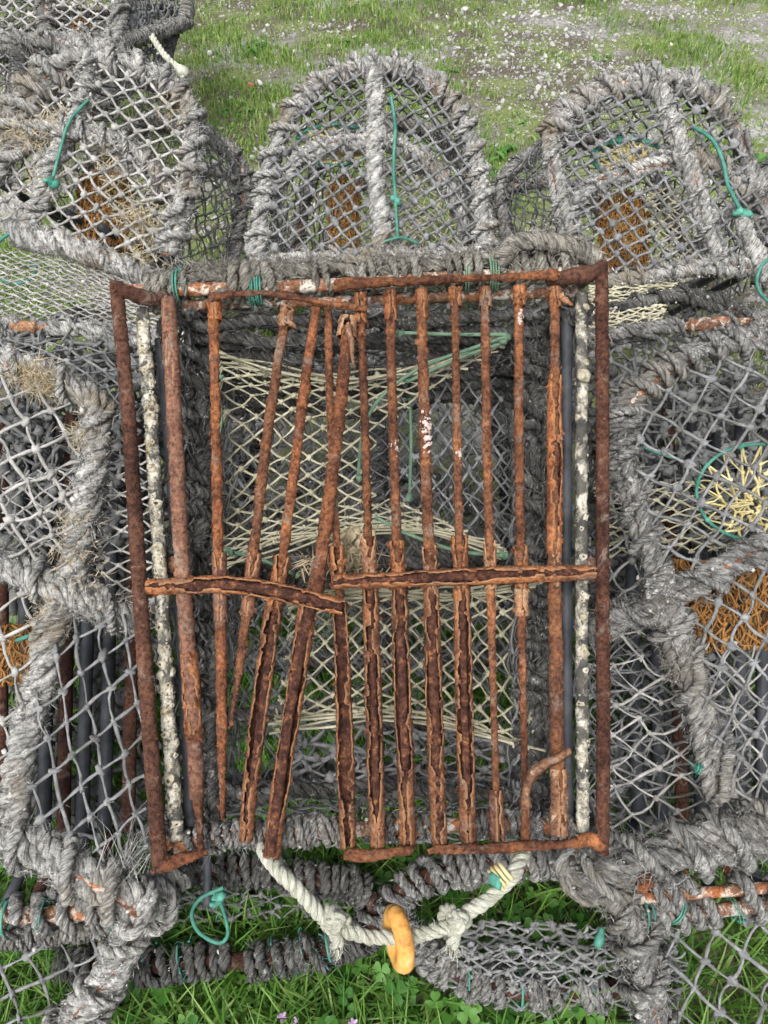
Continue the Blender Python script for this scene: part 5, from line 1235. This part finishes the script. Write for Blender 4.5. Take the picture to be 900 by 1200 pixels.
# --- pots lying in the grass under the pile --------------------------------------
def low_pots():
    pl = Plane(250, 1090, 1.0, ty=-.12)
    t = thing('lobster_pot', 'dark rope bound pot lying in the grass at lower left under the pile', 'lobster pot', (-.30, .25, 0), GROUP)
    bound(t, 'hoop', pl.pts([(60, 1150, -.03), (150, 1134), (240, 1126, .002), (330, 1120, .004), (400, 1108, .0), (432, 1094, -.01), (440, 1076, -.02), (420, 1058, -.03), (360, 1048, -.035), (280, 1040, -.04), (190, 1042, -.045)]), .0195, 'wrap', 'rope_dark', core='rust_frame', fz=3500, gaps=[(0, .13), (.16, .33), (.36, .6), (.62, 1)], rr=.007, pitch=.017)
    for (x, y) in ((172, 1128), (212, 1126), (310, 1122), (345, 1118), (376, 1112)): ties(t, [(pl.pts([(x, y), (x+12, y-2)]), .020, 1)], 'twine_green', .0025)
    face_net(t, 'end_netting', pl, [(60, 1130), (200, 1110), (380, 1100), (420, 1080), (380, 1060), (190, 1060), (60, 1070)], (14, 6), (14, -6), .0016, 'net_dark', off=-.05, jit=.2, holes=.3)
    bp = Plane(80, 1065, .96, ty=.0)
    bound(t, 'end_bar', bp.pts([(-60, 1068), (0, 1070), (50, 1072), (100, 1068), (150, 1062), (170, 1060)]), .020, 'wrap', 'rope_grey', core='pipe_worn', fz=3500, gaps=[(.0, .22), (.30, .36), (.44, .50), (.58, .72), (.74, 1)], rr=.008, pitch=.022)
    bound(t, 'end_bar', bp.pts([(-60, 1100, -.02), (0, 1106, -.02), (60, 1100, -.02), (120, 1092, -.02)]), .017, 'wrap', 'rope_grey', core='pipe_worn', fz=2500)
    ties(t, [(bp.pts([(4, 1074, .004), (14, 1074, .004)]), .019, 2), (bp.pts([(48, 1072, .004), (58, 1072, .004)]), .019, 2), (bp.pts([(134, 1068, .004), (142, 1068, .004)]), .020, 2)], 'twine_green', .003)
    bound(t, 'corner_rope', bp.pts([(160, 1072, .01), (152, 1100, .014), (135, 1130, .014), (115, 1160, .012), (95, 1185, .01), (70, 1225, .0)]), .024, 'lay', 'rope_white', fz=5000, rr=.007, pitch=.05)
    face_net(t, 'side_netting', bp, [(-5, 1095), (60, 1100), (125, 1100), (130, 1130), (100, 1165), (70, 1205), (-5, 1205)], (34, -15), (12, 30), .0019, 'net_grey', off=-.01, org=(30, 1125), jit=.08)
    mb = MB()
    C = bp.pts([(262, 1040), (236, 1052), (225, 1068), (228, 1085), (240, 1098), (258, 1105), (267, 1095), (264, 1075), (258, 1058), (250, 1046)])
    tube(mb, C, .0026, 6, .003, rough=.1); gg = np.random.default_rng(6); blobs(mb, bp.pts([(252, 1052), (256, 1058), (249, 1060), (258, 1050)]), .0055, gg); tufts(mb, bp.pts([(253, 1058)])[0], 40, .014, .0005, gg, .005)
    build('twine_loop', mb, M['twine_green'], t)
    mb = MB(); tube(mb, bp.pts([(240, 1000, -.01), (241, 1030, -.01), (243, 1062, 0)]), .0055, 8, rough=.1); build('stub_bar', mb, M['pipe_dark'], t)
    for k, (xa, xb) in enumerate(((10, 4), (40, 36), (70, 66), (100, 98), (130, 128))):
        mb = MB(); tube(mb, [bp.pts([(xa, 1010, -.1)])[0], bp.pts([(xb, 1062, -.01)])[0]], .008, 8, .02, rough=.06); build('floor_bar', mb, M['rust_frame' if k % 2 else 'pipe_dark'], t)
    # right
    pl = Plane(640, 1090, .99, ty=-.12)
    t = thing('lobster_pot', 'grey netted pot lying in the grass at lower right, rusty ends bound with green ties', 'lobster pot', (.35, .25, 0), GROUP)
    bound(t, 'hoop', pl.pts([(700, 1020, -.03), (640, 1021, -.02), (580, 1024, -.015), (520, 1028, -.01), (484, 1040, -.01), (464, 1058, -.008), (466, 1082, -.004), (490, 1110, .0), (530, 1136, .004), (580, 1153, .006), (640, 1160, .006), (700, 1160, .004), (750, 1150, -.005), (790, 1130, -.02)]), .0195, 'wrap', 'rope_grey', core='rust_frame', fz=3800, gaps=[(0, .56), (.58, .68), (.71, .77), (.80, .86), (.89, 1)], rr=.007, pitch=.017)
    for (x, y) in ((545, 1143), (605, 1158), (655, 1160), (690, 1160), (740, 1152)): ties(t, [(pl.pts([(x, y), (x+10, y+1)]), .020, 1)], 'twine_green', .0028)
    face_net(t, 'end_netting', pl, [(490, 1096), (560, 1088), (700, 1094), (790, 1100), (780, 1130), (740, 1142), (640, 1148), (580, 1142), (530, 1124)], (15, 5), (15, -5), .0017, 'net_grey', off=-.012, jit=.2, sag=.12)
    face_net(t, 'end_netting', pl, [(500, 1106), (560, 1100), (700, 1104), (790, 1108), (780, 1164), (740, 1168), (640, 1174), (580, 1168), (520, 1146)], (12, 6), (12, -6), .0015, 'net_grey', off=.016, jit=.2, sag=.12)
    bp = Plane(800, 1060, .955, ty=.0)
    bound(t, 'end_bar', bp.pts([(712, 1048), (750, 1052), (800, 1048), (850, 1044), (905, 1040), (960, 1038)]), .013, 'wrap', 'rope_grey', core='pipe_worn', fz=2800, gaps=[(0, .1), (.2, .42), (.62, .68), (.75, .78)], rr=.008, pitch=.022)
    bound(t, 'end_bar', bp.pts([(735, 1070), (780, 1074), (830, 1068), (905, 1060), (960, 1056)]), .015, 'wrap', 'rope_grey', core='pipe_worn', fz=2800, gaps=[(.1, .48), (.6, .68)], rr=.008, pitch=.022)
    ties(t, [(bp.pts([(750, 1072, .004), (762, 1074, .004)]), .016, 2), (bp.pts([(786, 1060, .006), (792, 1064, .006)]), .016, 2), (bp.pts([(856, 1066, .004), (864, 1064, .004)]), .014, 2)], 'twine_green', .003)
    mb = MB(); tube(mb, bp.pts([(703, 1082, .01), (699, 1092, .014), (697, 1101, .012)]), [.003, .006, .005], 6, .002, rough=.2); build('green_end', mb, M['twine_green'], t)
    bound(t, 'corner_rope', bp.pts([(706, 1020, .006), (716, 1046, .012), (738, 1074, .016), (744, 1110, .018), (752, 1150, .016), (760, 1190, .012), (766, 1225, .01)]), .024, 'lay', 'rope_grey', fz=4500, rr=.007, pitch=.05)
    face_net(t, 'side_netting', bp, [(780, 1080), (840, 1072), (905, 1066), (905, 1210), (775, 1210), (764, 1160)], (35, 27), (-14, 33), .0022, 'net_grey', org=(791.7, 1100), off=-.005, jit=.05)
    for k, (xa, xb) in enumerate(((770, 772), (810, 812), (838, 840), (870, 872), (898, 902))):
        mb = MB(); tube(mb, [bp.pts([(xa, 1000, -.1)])[0], bp.pts([(xb, 1055, -.01)])[0]], .008, 8, .02, rough=.06); build('floor_bar', mb, M['rust_bright' if k % 2 else 'pipe_dark'], t)
low_pots()

# --- far stack at the top left --------------------------------------------------
def far_stack():
    pl = Plane(60, 40, 2.15, ty=.35)
    t = thing('lobster_pot', 'grey netted pot on top of the far stack at the upper left', 'lobster pot', (-1.0, 2.0, 0), GROUP)
    P = lambda L, o=0: pl.pts(L, o)
    bound(t, 'end_bar', P([(-30, 50), (30, 49), (90, 47), (140, 50)]), .024, 'lay', 'rope_grey', fz=3000)
    bound(t, 'end_hoop', P([(138, 52), (140, 20), (138, -20), (120, -60), (60, -85), (0, -80), (-30, -40), (-32, 50)]), .026, 'lay', 'rope_grey', fz=3000)
    bound(t, 'centre_rope', P([(50, -84), (52, -30), (54, 48)]), .022, 'lay', 'rope_grey', fz=3000)
    face_net(t, 'end_netting', pl, [(-25, 44), (132, 42), (132, -20), (60, -75), (-25, -40)], (10, 7), (10, -7), .0028, 'net_pale', off=.004)
    drum_net(t, 'bait_net', pl, 75, 100, 8, 42, .03, .02, .002, 'net_orange')
    ax = np.array([.10, .42, -.08]); H = P([(138, 52), (140, 20), (138, -20), (120, -60), (60, -85), (0, -80), (-30, -40), (-32, 50)])
    bound(t, 'hoop', H+ax, .024, 'wrap', 'rope_grey', fz=1200); surf_net(t, 'side_netting', H, H+ax, .02, .003, 'net_grey', jit=.2)
    A = P([(140, 56), (140, 20), (138, -20)]); surf_net(t, 'side_netting', A, A+ax*.35, .014, .0035, 'net_grey', jit=.35, sag=.2)
    bound(t, 'foot_bar', np.array([P([(138, 52)])[0], P([(138, 52)])[0]+ax]), .02, 'wrap', 'rope_grey', fz=1500)
    pl2 = Plane(50, 100, 2.1, ty=.5)
    t = thing('lobster_pot', 'dark rusty framed pot at the bottom of the far stack at the upper left', 'lobster pot', (-1.0, 1.9, 0), GROUP)
    P = lambda L, o=0: pl2.pts(L, o)
    for L in ([(-30, 64), (50, 62), (140, 58)], [(-30, 140), (20, 138), (120, 132)], [(22, 62), (20, 100), (18, 140)], [(138, 58), (132, 96), (124, 134)]):
        bound(t, 'frame_bar', P(L), .02, 'wrap', 'rope_dark', core='rust_frame', fz=1800)
    face_net(t, 'end_netting', pl2, [(-25, 66), (134, 62), (122, 132), (-25, 138)], (11, 8), (11, -8), .0026, 'net_grey', off=.01)
    H = P([(-30, 140), (-30, 64), (50, 62), (138, 58), (124, 134)]); ax = np.array([.06, .45, -.05])
    bound(t, 'frame_bar', H+ax, .018, 'wrap', 'rope_dark', core='rust_frame', fz=600); surf_net(t, 'side_netting', H, H+ax, .024, .003, 'net_dark')
    for k in range(5):
        A = P([(-20+k*32, 62, -.02)])[0]; mb = MB(); tube(mb, [A, A+ax], .012, 8, .05); build('floor_bar', mb, M['rust_frame'], t)
    # loose pale rope hanging from the stack to the turf
    mb = MB(); q = Plane(195, 70, 1.9); C = np.vstack([q.pts([(178, 42), (188, 58), (200, 72), (212, 82), (215, 92)])])
    rope(mb, C, .008, .035, seed=5); blobs(mb, q.pts([(210, 80), (214, 84)]), .014, np.random.default_rng(1))
    tag(build('rope', mb, M['rope_pale'], loc=C[-1]), 'short white rope trailing over the turf beside the far stack', 'rope')
    c = ground(294, 106); mb = MB(); blobs(mb, c[None]+[0, 0, .012], .016, np.random.default_rng(8), seg=7)
    tag(build('scrap', mb, m_simple('faded red plastic', [(.3, (.40, .10, .08)), (.7, (.55, .20, .17))], 60), loc=c), 'small faded red scrap lying in the turf behind the middle pot', 'scrap')
far_stack()

for o in bpy.data.objects:
    if '_o' in o: del o['_o']

# ------------------------------------------------------------------ light, camera
w = bpy.data.worlds.new('World'); sc.world = w; w.use_nodes = True; nt = w.node_tree
bg = nt.nodes['Background']; sky = nt.nodes.new('ShaderNodeTexSky'); sky.sky_type = 'NISHITA'; sky.sun_disc = False
EL, ROT = math.radians(58), math.radians(200)
sky.sun_elevation = EL; sky.sun_rotation = ROT; sky.dust_density = 6.0; sky.air_density = 1.0
hs = nt.nodes.new('ShaderNodeHueSaturation'); hs.inputs['Saturation'].default_value = .30
nt.links.new(sky.outputs[0], hs.inputs['Color']); nt.links.new(hs.outputs[0], bg.inputs[0]); bg.inputs[1].default_value = .13
sl = bpy.data.lights.new('sun', 'SUN'); sl.energy = 1.4; sl.angle = math.radians(35); sl.color = (1, .97, .93)
so = bpy.data.objects.new('sun', sl); COL.objects.link(so)
dirv = Vector((math.sin(ROT)*math.cos(EL), math.cos(ROT)*math.cos(EL), math.sin(EL)))
so.rotation_euler = dirv.to_track_quat('Z', 'Y').to_euler()
cam = bpy.data.cameras.new('camera'); co = bpy.data.objects.new('camera', cam); COL.objects.link(co)
co.location = CAM; co.rotation_euler = (PI/2-PITCH, 0, 0)
cam.sensor_fit = 'VERTICAL'; cam.angle = 2*math.atan(600/F); cam.clip_start = .02; cam.clip_end = 1000
sc.camera = co
sc.view_settings.view_transform = 'Standard'; sc.view_settings.look = 'None'; sc.view_settings.exposure = .72; sc.view_settings.gamma = 1
sc.cycles.max_bounces = 6; sc.cycles.diffuse_bounces = 3
